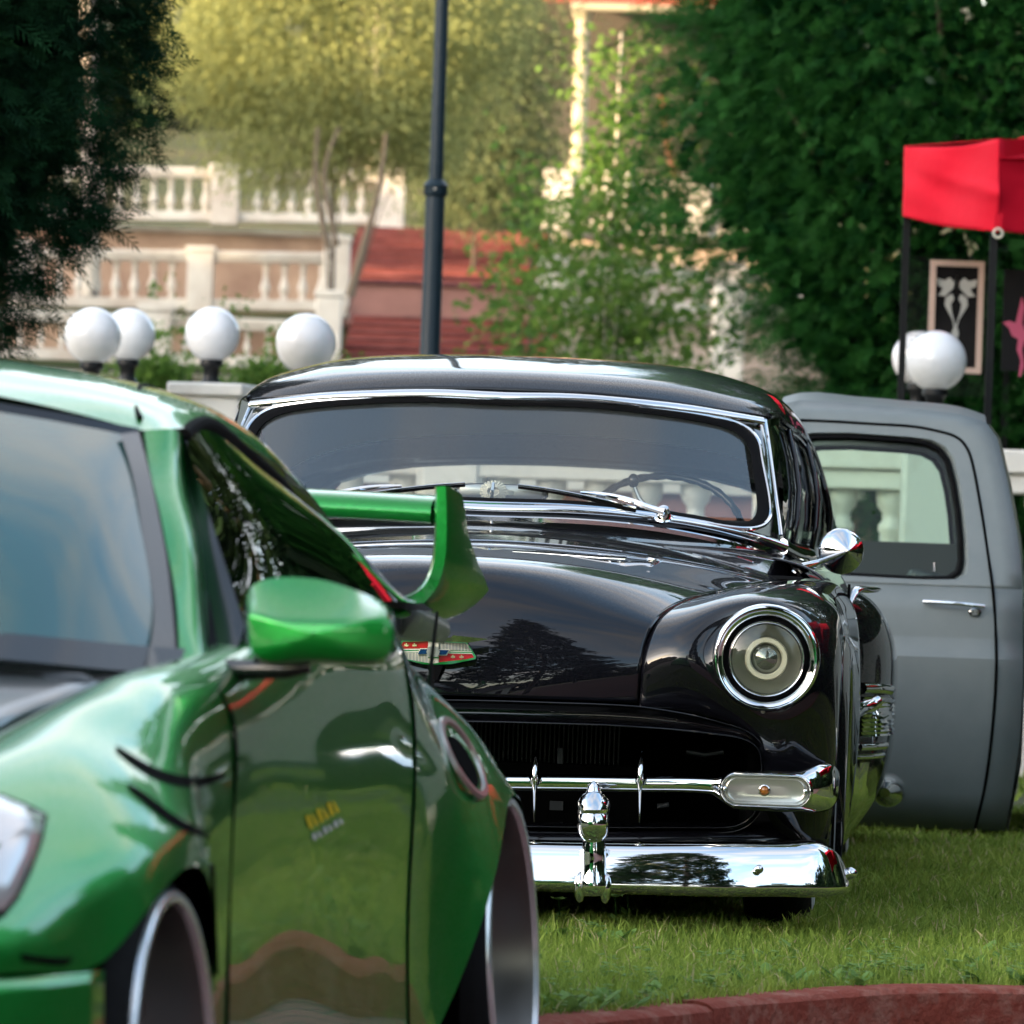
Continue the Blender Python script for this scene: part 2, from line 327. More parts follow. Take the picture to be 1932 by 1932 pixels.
# grass
M['blade'] = leafmat('grass_blade', (.12, .20, .028), (.38, .48, .09), (.50, .43, .22), .35, .6)
M['weed'] = leafmat('weed_leaf', (.07, .17, .03), (.20, .33, .08), None, .3, .45)
ky = lambda x: np.interp(x, kc[:, 0], kc[:, 1])+.112+.012*np.sin(np.asarray(x)*23)+.008*np.sin(np.asarray(x)*51)
def blades(n, x0, x1, ymax, h0, h1, wd, dens_near=1.6, seed=1):
    g = np.random.default_rng(seed); x = g.uniform(x0, x1, n); y0 = ky(x); t = g.random(n)**dens_near; y = y0+(ymax-y0)*t
    patchy = np.sin(x*3.1+np.sin(y*2.3)*1.5)*np.cos(y*1.7+x)+g.normal(0, .3, n)
    h = g.uniform(h0, h1, n)*(1+.25*patchy*.6)*np.clip(.75+(y-y0)*.9, .6, 1.0)
    under = (np.abs((x-p0.x)-(y-12.8)*.07) < .80) & (y > 12.9) & (y < 17.6); h = h*np.where(under, .55, 1)
    wv = wd*g.uniform(.6, 1.4, n)*np.clip(y/11, 1, 2); a = g.uniform(0, 2*math.pi, n); lean = g.uniform(.1, .9, n)*h; b = g.uniform(0, 2*math.pi, n)
    c, s = np.cos(a)*wv, np.sin(a)*wv; lx, ly = np.cos(b)*lean, np.sin(b)*lean
    base = np.stack([x, y, 0*x], 1); V = np.zeros((n, 6, 3))
    off = np.stack([c, s, 0*x], 1)
    V[:, 0] = base-off; V[:, 1] = base+off
    m_ = base+np.stack([lx*.35, ly*.35, h*.6], 1); V[:, 2] = m_+off*.8; V[:, 3] = m_-off*.8
    tp = base+np.stack([lx, ly, h*(1-.25*lean/h)], 1); V[:, 4] = tp+off*.1; V[:, 5] = tp-off*.1
    i = np.arange(n)[:, None]*6; Q = np.concatenate([i+np.array([[0, 1, 2, 3]]), i+np.array([[3, 2, 4, 5]])], 0)
    tone = np.clip(.38+.16*patchy+g.normal(0, .16, n), 0, .85); tone = np.where(g.random(n) < .06, 1.0, tone)
    return V.reshape(-1, 3), Q, np.repeat(tone, 6)
V1, Q1, T1 = blades(130000, -.3, 2.4, 20.5, .028, .062, .0016, 1.15, 3)
def tufts():
    g = np.random.default_rng(31); V_, Q_, T_ = [], [], []; n0 = 0
    for i in range(70):     # tufts creeping over the kerb, most of them at its joints and foot
        j = int(g.choice([3, 11, 19, 27, 35, 43, 51, 59, 67, 75, 83, 91, 99, 107, 115, 123, 131, 139, 147])) if g.random() < .6 else int(g.integers(5, len(kc)-3)); j = min(j, len(kc)-2)
        foot = g.random() < .5; b = kc[j]+kn[j]*(-.012 if foot else g.uniform(.02, .12))+np.array([g.normal(0, .012), 0, -.055 if foot else .014]); n = int(g.integers(5, 16))
        for k in range(n):
            p = b+np.array([g.normal(0, .012), g.normal(0, .006), 0]); d = np.array([g.normal(0, .5), g.normal(-.2, .3), 1.0]); d /= np.linalg.norm(d); h = g.uniform(.012, .04); w_ = .0018
            V_ += [p-(w_, 0, 0), p+(w_, 0, 0), p+d*h*.6+(w_*.8, 0, 0), p+d*h*.6-(w_*.8, 0, 0), p+d*h*.6-(w_*.8, 0, 0), p+d*h*.6+(w_*.8, 0, 0), p+d*h+(d[0]*h*.5, 0, -h*.15), p+d*h+(d[0]*h*.5-.0004, 0, -h*.15)]
            Q_ += [[n0, n0+1, n0+2, n0+3], [n0+4, n0+5, n0+6, n0+7]]; T_ += [g.uniform(.2, .9)]*8; n0 += 8
    return np.array(V_), np.array(Q_), np.array(T_)
V3, Q3, T3 = tufts(); tag(np_mesh('grass', V3, Q3, M['blade'], None, T3), 'thin grass tufts growing over the red kerb and at its foot', 'grass', None, 'stuff')
V2, Q2, T2 = blades(30000, -6, 9, 30, .035, .07, .004, 1.0, 5)
tag(np_mesh('grass', np.vstack([V1, V2]), np.vstack([Q1, Q2+len(V1)]), M['blade'], None, np.concatenate([T1, T2])), 'short uneven green lawn grass growing up to the red kerb', 'grass', None, 'stuff')
# broad leaved weeds and clover
g = np.random.default_rng(9); Vs = []; Qs = []; Ts = []; nb = 0
def leafquad(c, d, up, ln, wd, tone, cup=.15):
    global nb
    d = norm(d); s = norm(np.cross(d, up)); c = np.asarray(c)
    pts = [c, c+d*ln*.35+s*wd, c+d*ln*.35+up*ln*cup*.5, c+d*ln*.35-s*wd, c+d*ln*.75+s*wd*.8, c+d*ln*.8+up*ln*cup*.3, c+d*ln*.75-s*wd*.8, c+d*ln]
    Vs.extend(pts); Qs.extend([[nb, nb+1, nb+2, nb+2], [nb, nb+2, nb+3, nb+3], [nb+1, nb+4, nb+5, nb+2], [nb+2, nb+5, nb+6, nb+3], [nb+4, nb+7, nb+5, nb+5], [nb+5, nb+7, nb+6, nb+6]]); Ts.extend([tone]*8); nb += 8
for i in range(170):
    x = g.uniform(-.1, 2.0); y = ky(x)+abs(g.normal(0, .5))+.02; 
    if i < 10: x, y = g.uniform(.05, .30), g.uniform(12.3, 12.6)
    big = g.random() < .6
    for k in range(int(g.integers(4, 9))):
        a = g.uniform(0, 6.28); el = g.uniform(.2, .9)
        d = np.array([math.cos(a), math.sin(a), el]); ln = g.uniform(.025, .055) if big else g.uniform(.012, .022)
        c = np.array([x, y, .015+(.0 if big else g.uniform(.01, .04))])+g.normal(0, .010, 3)*(1, 1, .3)
        if big: leafquad(c, d, np.array([0, 0, 1.]), ln, ln*.30, g.uniform(.1, .9))
        else:
            for q in range(3): a2 = a+q*2.09; leafquad(c, (math.cos(a2), math.sin(a2), .25), np.array([0, 0, 1.]), ln*.7, ln*.33, g.uniform(.3, 1))
Qa = np.array(Qs); Tq = Qa
me_v = np.array(Vs)
def tri_mesh(name, V, Q, m, tone):
    me = bpy.data.meshes.new(name); me.from_pydata(np.asarray(V).tolist(), [], [tuple(dict.fromkeys(q)) for q in Q]); at = me.attributes.new('tone', 'FLOAT', 'POINT'); at.data.foreach_set('value', np.asarray(tone, np.float32)); me.materials.append(m)
    o = bpy.data.objects.new(name, me); COL.objects.link(o); return o
tag(tri_mesh('clover', Vs, Qs, M['weed'], Ts), 'clover and broad leaved weeds scattered through the lawn', 'weeds', None, 'stuff')
for (u, v, hh_) in ((1052, 1762, .055), (1158, 1765, .065), (1180, 1750, .09)):
    Vs, Qs, Ts, nb = [], [], [], 0; p = np.array(wz(u, v, .0)); tp = p+(0, 0, hh_+.02)
    o = thing('clover_sprig', {1052: 'clover sprig nearest the silver wheel, in front of the black car', 1158: 'short upright weed sprig below the chrome bumper guard', 1180: 'tallest clover sprig with two leaves against the dark gap under the bumper'}[u], 'plant', tuple(p))
    for q in range(7):
        Vs, Qs, Ts, nb = [], [], [], 0; a2 = q*1.57+u if q < 4 else q*2.1+u*.3
        if q < 4: leafquad(tp, (math.cos(a2), math.sin(a2), .35), np.array([0, 0, 1.]), .022, .011, .8)
        else: leafquad(p+(0, 0, .03), (math.cos(a2), math.sin(a2), .8), np.array([0, 0, 1.]), .03, .007, .5)
        l_ = tri_mesh('leaf', np.array(Vs)-p, Qs, M['weed'], Ts); l_.parent = o
    MB().tube([(0, 0, 0), (.004, 0, hh_*.5), (0, 0, hh_+.02)], .0014, 5).build('stem', M['weed'], o)
# ================================================================== grey pickup
TF = Frame(0, 18.2, 0, .062); tkx = TF.y(1700, 1560, 0)[0]
trk = thing('pickup_truck', 'satin grey lowered pickup truck standing side-on behind the black car', 'truck', (0, 18.2, 0), -.062)
vz = [700, 757, 775, 800, 830, 900, 1000, 1095, 1112, 1160, 1207, 1238, 1300, 1400, 1500, 1575]
vy = [.40, .36, .30, .265, .24, .18, .09, .015, .0, -.012, -.022, -.052, -.055, -.045, -.02, .03]
def tp(u, v, off=0):
    y = np.interp(v-.035*(u-1700), vz, vy)+off; return TF.y(u, v, float(y))
wl = [(1535,822),(1600,821),(1662,825),(1720,829),(1752,834),(1775,846),(1791,868),(1802,910),(1811,965),(1816,1020),(1817,1062),(1812,1083),(1797,1094),(1740,1095),(1680,1092),(1612,1088),(1560,1085),(1500,1082),(1465,1080),(1455,1060),(1456,1000),(1460,940),(1470,870),(1490,832)]
ol = [(1510,757),(1600,763),(1662,768),(1740,775),(1815,784),(1861,799),(1882,828),(1901,908),(1911,960),(1921,1015),(1928,1080),(1929,1112),(1880,1110),(1780,1107),(1680,1103),(1612,1101),(1560,1099),(1480,1096),(1400,1093.5),(1395,1090),(1405,1040),(1425,960),(1450,860),(1475,765)]
def ringskin(mir=False):
    G = []
    for t in (0, .10, .35, .65, 1.0):
        r = []
        for a_, b_ in zip(wl, ol):
            u = a_[0]*(1-t)+b_[0]*t; v = a_[1]*(1-t)+b_[1]*t; p = tp(u, v, .02 if t == 0 else 0)
            if mir: p = (p[0], 1.86-p[1], p[2])
            r.append(p)
        G.append(r)
    return np.array(G)
MB().grid(ringskin(), cv=True).build('cab_side', M['primer'], trk, 30, solid=.01)
MB().grid(ringskin(True), cv=True).build('cab_side', M['primer'], trk, 30, solid=.01)
gap = [(1510,793),(1580,796),(1662,801),(1730,806),(1779,816),(1806,826),(1822,842),(1834,872),(1842,910),(1855,985),(1866,1060),(1874,1120),(1879,1200),(1880,1243),(1877,1320),(1871,1390),(1857,1490),(1840,1562)]
for s in (0, 1):
    P = curve([tp(u, v, -.005) for u, v in gap], 4)
    if s: P[:, 1] = 1.86-P[:, 1]
    MB().tube(P, .0052, 6).build('door_gap', M['dark'], trk)
ub = [1395, 1480, 1560, 1640, 1720, 1800, 1870, 1900, 1926]
lv = [1112, 1160, 1205, 1212, 1238, 1246, 1300, 1400, 1500, 1568]
right = np.interp(lv, [1112, 1243, 1288, 1440, 1568], [1929, 1930, 1931, 1921, 1896])
for s in (0, 1):
    G = np.array([[tp(1395+(r_-1395)*t, v-8+.035*(1395+(r_-1395)*t-1700), 0) for t in np.linspace(0, 1, 9)] for v, r_ in zip(lv, right)])
    if s: G[..., 1] = 1.86-G[..., 1]
    MB().grid(G).build('door_panel', M['primer'], trk, 25, solid=.008)
G = []
tpo = curve([tp(u, v) for u, v in [(1475,765), (1510,757),(1600,763),(1662,768),(1740,775),(1815,784),(1861,799)]], 3)
for t in np.linspace(0, 1, 9): G.append([(p[0], p[1]+(1.86-2*p[1])*t, p[2]+.045*math.sin(math.pi*t)**.6) for p in tpo])
MB().grid(np.array(G)).build('cab_roof', M['primer'], trk, 50)
bke = [tp(u, v) for u, v in ((1861,799),(1882,828),(1901,908),(1921,1015),(1929,1112),(1930,1243),(1921,1440),(1896,1568))]
MB().grid(np.array([[(p[0]+.01, p[1]+(1.86-2*p[1])*t, p[2]) for p in bke] for t in (0, .25, .75, 1)])).build('cab_back', M['primer'], trk, 30)
for s in (0, 1):
    a_ = np.array([tp(u, v, .012) for u, v in wl]); c_ = a_.mean(0); 
    b_ = a_*.94+c_*.06
    sea = np.array([a_+(0, -.012, 0), a_+(0, -.016, 0)+(c_-a_)*.03, a_+(c_-a_)*.06, a_+(c_-a_)*.065+(0, .02, 0)]); gl_ = np.array([a_+(c_-a_)*.03, a_+(c_-a_)*.5, a_+(c_-a_)*.98])
    if s: sea[..., 1] = 1.86-sea[..., 1]; gl_[..., 1] = 1.86-gl_[..., 1]
    MB().grid(sea, cv=True).build('window_seal', M['rubber'], trk, 40); MB().grid(gl_, cv=True).build('side_window', M['trglass'], trk, 60)
x0 = tp(1400, 1100)[0]; x1 = tp(1920, 1100)[0]
MB().box(((x0+x1)/2, 1.62, .55), (x1-x0-.1, .06, .80)).box(((x0+x1)/2, .93, .2), (x1-x0, 1.7, .06)).build('cab_interior', M['dash'], trk)
MB().box((x1-.30, .93, .62), (.16, 1.4, .46), rot=np.array(Matrix.Rotation(.2, 3, 'Y'))).box((x1-.55, .93, .42), (.5, 1.4, .14)).build('bench_seat', M['dash'], trk, bev=.02)
lk = tp(1764, 1078, -.02); MB().tube([lk, (lk[0]-.002, lk[1], lk[2]+.028)], .0045, 8).build('lock_pin', M['chrome'], trk)
hp = [tp(1742, 1135, -.018), tp(1780, 1137, -.034), tp(1820, 1140, -.036), tp(1857, 1144, -.022)]
MB().tube(curve(hp, 4), [.0075]*13, 8, up=(0, 0, 1)).build('door_handle', M['chrome'], trk, 60)
MB().lathe([(.021, .0), (.019, .012), (.013, .016), (.0, .016)], tp(1839, 1155, -.003), (0, -1, 0), 20, sy=.72).build('handle_button', M['dchrome'], trk)
# front clip, bed, wheels, windscreen (mostly hidden behind the black car)
fx = x0-1.28
MB().box((x0-.64, .93, .62), (1.28, 1.80, .62)).box((x0-1.30, .93, .5), (.05, 1.7, .36)).build('front_clip', M['primer'], trk, 30, bev=.05)
MB().box((fx-.06, .93, .30), (.12, 1.9, .14)).build('front_bumper', M['chrome'], trk, 30, bev=.03)
MB().grid(np.array([[tp(1475, 765), tp(1397, 1085)], [(tp(1475, 765)[0], 1.5, tp(1475, 765)[2]), (tp(1397, 1085)[0], 1.8, tp(1397, 1085)[2])]])).build('windscreen', M['trglass'], trk)
MB().box((x1+1.28, .93, .18), (2.3, 1.6, .05)).box((x1+1.28, .03, .58), (2.3, .06, .72)).box((x1+1.28, 1.83, .58), (2.3, .06, .72)).box((x1+.15, .93, .58), (.05, 1.74, .70)).box((x1+2.42, .93, .58), (.05, 1.74, .70)).build('bed', M['primer'], trk, 30, bev=.012)
for wx_ in (x0-.62, x1+1.3):
    for wy_, s in ((.10, -1), (1.76, 1)):
        MB().lathe([(.20, .10), (.22, .105), (.32, .10), (.35, .06), (.35, -.10), (.2, -.1)], (wx_, wy_+.02*s, .345), (0, s, 0), 36).build('wheel', M['tyre'], trk)
        MB().lathe([(0, .09), (.06, .09), (.12, .07), (.19, .10), (.215, .112)], (wx_, wy_+.02*s, .345), (0, s, 0), 36).build('hubcap', M['chrome'], trk)
# ================================================================== balustrades
bprof = [(.075, 0), (.078, .03), (.055, .04), (.05, .07), (.042, .10), (.055, .15), (.080, .22), (.085, .28), (.070, .36), (.045, .46), (.036, .56), (.040, .62), (.056, .64), (.056, .67), (.040, .69), (.040, .73), (.062, .76), (.070, .80), (.070, .84)]
def bal_mesh(h, n=12, k=1.0):
    s = h/.84; me = MB().lathe([(r*s*k, z*s) for r, z in bprof], n=n).mesh('baluster', 50); return me
def balustrade(label, a, b, h, posts, m, sp=.2, wd=.2, post_w=.3, post_h=None, skip=(), plinth=.12, pdrop=0.0, group='balustrades', railh=.12, nn=12, k=1.0, panel=False):
    """a,b: base end points; posts: fractions along"""
    a = np.asarray(a, float); b = np.asarray(b, float); t = thing('balustrade', label, 'balustrade', tuple(a), 0, group); d = b-a; Lh = math.hypot(d[0], d[1]); ang = math.atan2(d[1], d[0])
    hb = h-plinth-railh; me = bal_mesh(hb, nn, k); me.materials.append(m); post_h = post_h or h+.08
    def sl(f0, f1, z0, z1, w_, nm):
        p = d*f0; q = d*f1; nrm = np.array([-d[1], d[0], 0])/Lh*w_/2
        V = [p-nrm+(0, 0, z0), q-nrm+(0, 0, z0), q+nrm+(0, 0, z0), p+nrm+(0, 0, z0)]; return MB().prism(V, (0, 0, z1-z0))
    sl(0, 1, h-railh*.55, h, wd*1.25, 0).build('handrail', m, t, 30, bev=.012)
    sl(0, 1, h-railh, h-railh*.55-.003, wd, 0).build('rail_moulding', m, t, 30, bev=.01)
    sl(0, 1, -pdrop, plinth, wd*1.1, 0).build('plinth', m, t, 30, bev=.01)
    for f_ in posts:
        c = d*f_; MB().box((c[0], c[1], (post_h-pdrop)/2), (post_w, post_w, post_h+pdrop), rz=ang).build('post', m, t, 30, bev=.012)
        MB().box((c[0], c[1], post_h+.03), (post_w*1.16, post_w*1.16, .06), rz=ang).build('post_cap', m, t, 30, bev=.012)
        if panel:
            nr = np.array([d[1], -d[0], 0])/Lh*(post_w/2+.004); MB().box((c[0]+nr[0], c[1]+nr[1], post_h*.42), (post_w*.62, .012, post_h*.5), rz=ang).build('post_panel', m, t, 30, bev=.006)
    n = int(Lh/sp)
    for i in range(1, n):
        f_ = i/n
        if any(abs(f_-p)*Lh < post_w*.55+.05 for p in posts) or any(s0 < f_ < s1 for s0, s1 in skip): continue
        o = bpy.data.objects.new('baluster', me); COL.objects.link(o); o.parent = t; o.location = tuple(d*f_+(0, 0, plinth))
    return t
def base(u, v, Y): return np.array(wpt(u, v, Y))
# near balustrade behind the lawn, with the lamps
zr = 1.40
balustrade('white balustrade behind the lamps at left, mostly hidden by the green car', (-5.2, 26.4, .35), (-.25, 25.4, .35), zr-.35, (.42, .78, 1.0), M['plaster'], .24, .22, .30, 1.18, pdrop=.4, panel=True, group='near white balustrades', nn=16, railh=.19)
rightb = balustrade('white balustrade seen through the grey truck window and at its right', (-.25, 25.35, .35), (7.5, 23.6, .35), zr-.35, (.0, .185, .272, .62, 1.0), M['plaster'], .21, .22, .25, 1.13, pdrop=.4, panel=True, group='near white balustrades', nn=16, k=1.1, railh=.19)
wl2 = thing('retaining_wall', 'low pinkish wall behind the white balustrade', 'wall', (-6, 30, 0)); MB().box((7, .2, .62), (14, .3, 1.24)).build('wall_face', M['pink'], wl2, 30); MB().box((7, .17, 1.27), (14, .4, .06)).build('coping', M['plaster'], wl2, 30)
# terraces on the hill
A = lambda u, v, Y: base(u, v, Y)
def bal2(label, u0, v0, u1, v1, Y, vtop, posts, skip=(), pw=.3, ph=None, sp=.22, Y1=None):
    a = A(u0, v0, Y); b = A(u1, v1, Y1 or Y); h = A(u0, vtop, Y)[2]-a[2]; return balustrade(label, a, b, h, posts, M['oldplaster'], sp, .2, pw, ph or h+.03, skip, group='old balustrades on the terraces', nn=8, k=1.3)
bal2('topmost old balustrade lit by the sun, below the willow at left', 60, 412, 745, 424, 75, 312, (0, .53, .985), pw=.36)
bal2('middle old balustrade with broken balusters between two square posts', 40, 578, 640, 588, 68, 468, (.0, .56,), ((.63, .72),), pw=.30, ph=None)
bal2('lowest old balustrade behind the white globe lamps', -80, 672, 620, 700, 62, 580, (0, .53), pw=.34)
bal2('old balustrade on the right of the steps, half hidden by the young tree', 1050, 436, 1420, 452, 75, 335, (0, .3, .7, 1), pw=.36)
bal2('lower old balustrade right of the steps behind green branches', 1040, 580, 1500, 600, 66, 500, (0, .72, 1), pw=.34)
def pillar(label, u, v0, v1, Y, w_, m, cat='post', capk=1.1):
    a = A(u, v1, Y); b = A(u, v0, Y); t = thing('stone_post', label, cat, tuple(a)); h = b[2]-a[2]
    MB().box((0, 0, h/2), (w_, w_, h)).build('shaft', m, t, 30, bev=.02); MB().box((0, 0, h+.04), (w_*capk, w_*capk, .08)).build('cap', m, t, 30, bev=.02)
pillar('tall square post at the left edge of the upper red steps', 632, 458, 600, 66.5, .30, M['oldplaster'])
pillar('shorter square post beside the lower red steps', 615, 562, 740, 61.5, .28, M['oldplaster'])
pillar('white post showing through branches right of the steps', 1368, 520, 760, 60, .33, M['oldplaster'])
def wallbox(label, u0, u1, v0, v1, Y, m, th=.4):
    a = A(u0, v1, Y); b = A(u1, v0, Y); t = thing('retaining_wall', label, 'wall', tuple(a)); w_ = b[0]-a[0]; h = A(u0, v0, Y)[2]-a[2]
    MB().box((w_/2, th/2, h/2), (w_, th, h)).build('wall_face', m, t, 30); MB().box((w_/2, th/2-.03, h+.03), (w_+.05, th+.06, .06)).build('coping', M['oldplaster'] if m is not M['pink'] else M['brickd'], t, 30, bev=.01)
    return t
wallbox('ochre retaining wall under the topmost balustrade', -60, 645, 425, 610, 75.4, M['ochre'])
wallbox('ochre retaining wall under the middle balustrade', -120, 600, 590, 740, 68.4, M['ochre'])
wallbox('low brown retaining wall under the lowest balustrade', -120, 600, 700, 860, 62.4, M['ochre'])
wallbox('pale stone wall right of the steps, behind the young tree', 1040, 1530, 448, 620, 75.4, M['stone'])
wallbox('pale stone wall above the black roof, right of the steps', 1050, 1560, 604, 830, 66.5, M['stone'])
def steps(label, u0, u1, v0, v1, Y0, Y1, n):
    a = A(u0, v1, Y0); w_ = A(u1, v1, Y0)[0]-a[0]; h = A(u0, v0, Y1)[2]-a[2]; t = thing('brick_steps', label, 'steps', tuple(a), 0, 'red steps on the slope')
    for i in range(n):
        z0 = h*i/n; z1 = h*(i+1)/n; y0 = (Y1-Y0)*i/n; dy = (Y1-Y0)/n
        rs = MB().box((w_/2, y0+.2, (z0+z1)/2-.02), (w_, .4, z1-z0-.035)).build('riser', M['brick'], t, 30)
        MB().box((w_/2, y0+dy/2+.02, z1-.015), (w_+.02, dy+.10, .03)).build('tread', M['brickd'], t, 30, bev=.006)
steps('upper flight of worn red brick steps between the terraces', 648, 1030, 432, 532, 69, 75, 8)
steps('lower flight of worn red brick steps just above the black roof', 640, 1060, 598, 700, 61, 66, 7)
wallbox('pink rendered landing wall between the two flights of red steps', 640, 1060, 534, 612, 68.2, M['pink'])
# porch
def porch():
    Y = 82; t = thing('porch', 'porch with red roof edge, white gutter and pale columns at the top of the slope', 'building', tuple(A(1093, 300, Y)))
    o = np.array(t.location)
    def colm(u, v0, v1, w_):
        a = A(u, v1, Y)-o; b = A(u, v0, Y)-o; c = MB().lathe([(w_*.7, 0), (w_*.7, .15), (w_*.5, .2), (w_*.46, (b-a)[2]*.95), (w_*.7, (b-a)[2]*.97), (w_*.7, (b-a)[2])], a, n=16).build('column', M['cream'], t, 40)
    colm(1090, 22, 330, .22); colm(706, -60, 340, .17)
    a = A(660, -8, Y)-o; b = A(1420, 18, Y)-o
    MB().tube([A(1078, 12, Y-.3)-o, A(1420, 22, Y-.3)-o], .055, 10).build('gutter', M['cream'], t)
    MB().prism([a+(0, -.25, .0), b+(0, -.25, .0), b+(0, -.25, .25), a+(0, -.25, .25)], (0, .1, 0)).build('fascia', M['roofred'], t)
    MB().prism([a+(0, -.4, .2), b+(0, -.4, .2), b+(0, 4, 1.8), a+(0, 4, 1.8)], (0, 0, .1)).build('roof', M['roofred'], t)
    MB().prism([a+(0, 3.6, -3), b+(0, 3.6, -3), b+(0, 3.6, .4), a+(0, 3.6, .4)], (0, .2, 0)).build('back_wall', mat('porch_wall', (.06, .05, .04), .9), t)
porch()
# ================================================================== globe lamps
def lamp(label, u, v, r, postv=None, pw=.0, post=True, group='white globe lamps'):
    Y = F*.125/r; c = np.array(wpt(u, v, Y)); rg = .125; t = thing('globe_lamp', label, 'lamp', (c[0], Y, c[2]-rg-.13), 0, group)
    MB().ball((0, 0, rg+.13), rg, 40, 24).build('globe', M['globe'], t, 60)
    MB().lathe([(.0, .155), (.045, .15), (.052, .135), (.052, .115), (.038, .105), (.034, .06), (.045, .04), (.06, .012), (.062, 0)], n=20).build('lamp_holder', M['iron'], t, 50)
    if post:
        MB().box((0, 0, -.30), (pw or .24, pw or .24, .56)).box((0, 0, -.012), ((pw or .24)*1.15,)*2+(.03,)).build('pillar', M['plaster'], t, 30, bev=.012)
        h = c[2]-rg-.13-.56; MB().box((0, 0, -.56-h/2+.01), ((pw or .24)*1.2,)*2+(h+.02,)).build('pillar_base', M['plaster'], t, 30)
lamp('leftmost of the four white globe lamps at left, overlapping its neighbour', 175, 634, 54)
lamp('second white globe lamp from the left, partly behind the first', 243, 632, 50.5)
lamp('white globe lamp on a black holder standing on a visible white pillar', 401, 631, 52, pw=.27)
lamp('white globe lamp just above the left corner of the black roof', 577, 648, 57)
lamp('white globe lamp at right in front of the framed picture', 1766, 681, 58)
lamp('white globe lamp at right partly hidden by the black tent post', 1735, 676, 52.5)
# street light pole
b0 = wpt(810, 700, 28); pl = thing('street_lamp_pole', 'tall dark blue painted street lamp pole rising behind the black car roof', 'pole', (b0.x, 28, 0))
z1 = wpt(824, 372, 28).z
MB().lathe([(.10, -.05), (.10, .5), (.053, .6), (.047, z1-.05), (.046, z1)], n=20).build('lower_shaft', M['pole'], pl)
MB().lathe([(.046, z1), (.055, z1+.008), (.060, z1+.02), (.057, z1+.045), (.062, z1+.055), (.050, z1+.07), (.036, z1+.085)], n=20).build('collar', M['pole'], pl)
MB().lathe([(.034, z1+.08), (.028, 5.6), (.0, 5.62)], n=20).build('upper_shaft', M['pole'], pl)
MB().tube([(0, 0, 5.5), (.5, 0, 5.9), (.9, 0, 5.9)], .03, 10).ball((1.1, 0, 5.85), .18, 14, 8, (1.3, 1, .5)).build('lamp_head', M['pole'], pl)
MB().ball((-.002, -.058, z1+.035), .007, 8, 6).build('bolt', M['satin'], pl)
# ================================================================== red tent
YT = 25.0
T = lambda u, v, Y=YT: np.array(wpt(u, v, Y))
tent = thing('party_tent', 'red fabric market tent with thin black posts at the right edge', 'tent', tuple(T(1712, 760)*(1, 1, 0)))
o_ = np.array(tent.location)
def cloth(corners, n=24, m=12, amp=.012, seed=0, sag=.0):
    tl, tr_, br, bl = [np.array(c)-o_ for c in corners]; g = np.random.default_rng(seed); ph = g.uniform(0, 6, 6); G = []
    for j in range(m+1):
        t = j/m; r = []
        for i in range(n+1):
            s = i/n; p = (tl*(1-s)+tr_*s)*(1-t)+(bl*(1-s)+br*s)*t
            wv = amp*(math.sin(3*s*3.1+ph[0]+t*2)+.6*math.sin(7*s+5*t+ph[1])+.5*math.sin(11*(s*.6-t)+ph[2]))
            fold = -.04*math.exp(-((t-.25-.35*s)/.07)**2)*s*(1-s*.1)
            p = p+np.array([0, wv+fold, -sag*math.sin(math.pi*s)*(1-t)+(-.012*math.sin(math.pi*s) if j == m else 0)]); r.append(p)
        G.append(r)
    return MB().grid(patch(G, 2, 2))
cl = [T(1707,276), T(1884,262,24.2), T(1884,438,24.2), T(1703,408)]
cloth(cl, seed=2, amp=.018, sag=.018).build('side_valance', M['red'], tent, 60, solid=.003)
cloth([T(1884,297,24.2), T(2120,300,24.6), T(2120,445,24.6), T(1884,436,24.2)], seed=5, amp=.008).build('front_valance', M['red'], tent, 60, solid=.003)
pk = T(2080, 180, 26)
a_, b_, c_, b2_ = T(1707,276)-o_, T(1884,262,24.2)-o_, T(2120,301,24.6)-o_, T(1885,299,24.17)-o_
rc = []
for t in np.linspace(0, 1, 9):
    p = a_*(1-t)+(pk-o_)*t; q = b_*(1-t)+(pk-o_)*t; r_ = c_*(1-t)+(pk-o_)*t; q2 = b2_*(1-t)+(pk-o_)*t; z_ = np.array([0, 0, -.10*math.sin(math.pi*t)])
    rc.append([p+z_, (p+q)/2+z_*1.1, q+z_*.7, q2+z_*.7, (q2+r_)/2+z_*1.1, r_+z_])
MB().grid(patch(rc, 2, 1)).build('tent_roof', M['red'], tent, 60, solid=.003)
for u, v0, v1, Y, nm in ((1709, 405, 770, YT, 0), (1873, 440, 860, 24.2, 0), (1905, 440, 860, 27.5, 0)):
    a = T(u+3, v0, Y)-o_; w_ = .034 if nm == 0 else .02
    MB().box((a[0], a[1]+.02, (a[2]-(-0))/2), (.030, .030, a[2])).box((a[0]-.014, a[1]+.0, a[2]/2), (.005, .006, a[2])).build('post', M['iron'] if 1 else 0, tent, 30)
rg = T(1883, 440, 24.15)-o_; an = np.linspace(0, 2*math.pi, 21)[:-1]
MB().tube([rg+(.019*math.cos(a), 0, .019*math.sin(a)) for a in an], .0055, 8, closed=True).build('ring', M['ivory'], tent)
MB().box(rg+(-.012, 0, .05), (.008, .006, .07)).build('strap', M['red'], tent); MB().box(rg+(.012, 0, .05), (.008, .006, .07)).build('strap', M['red'], tent)
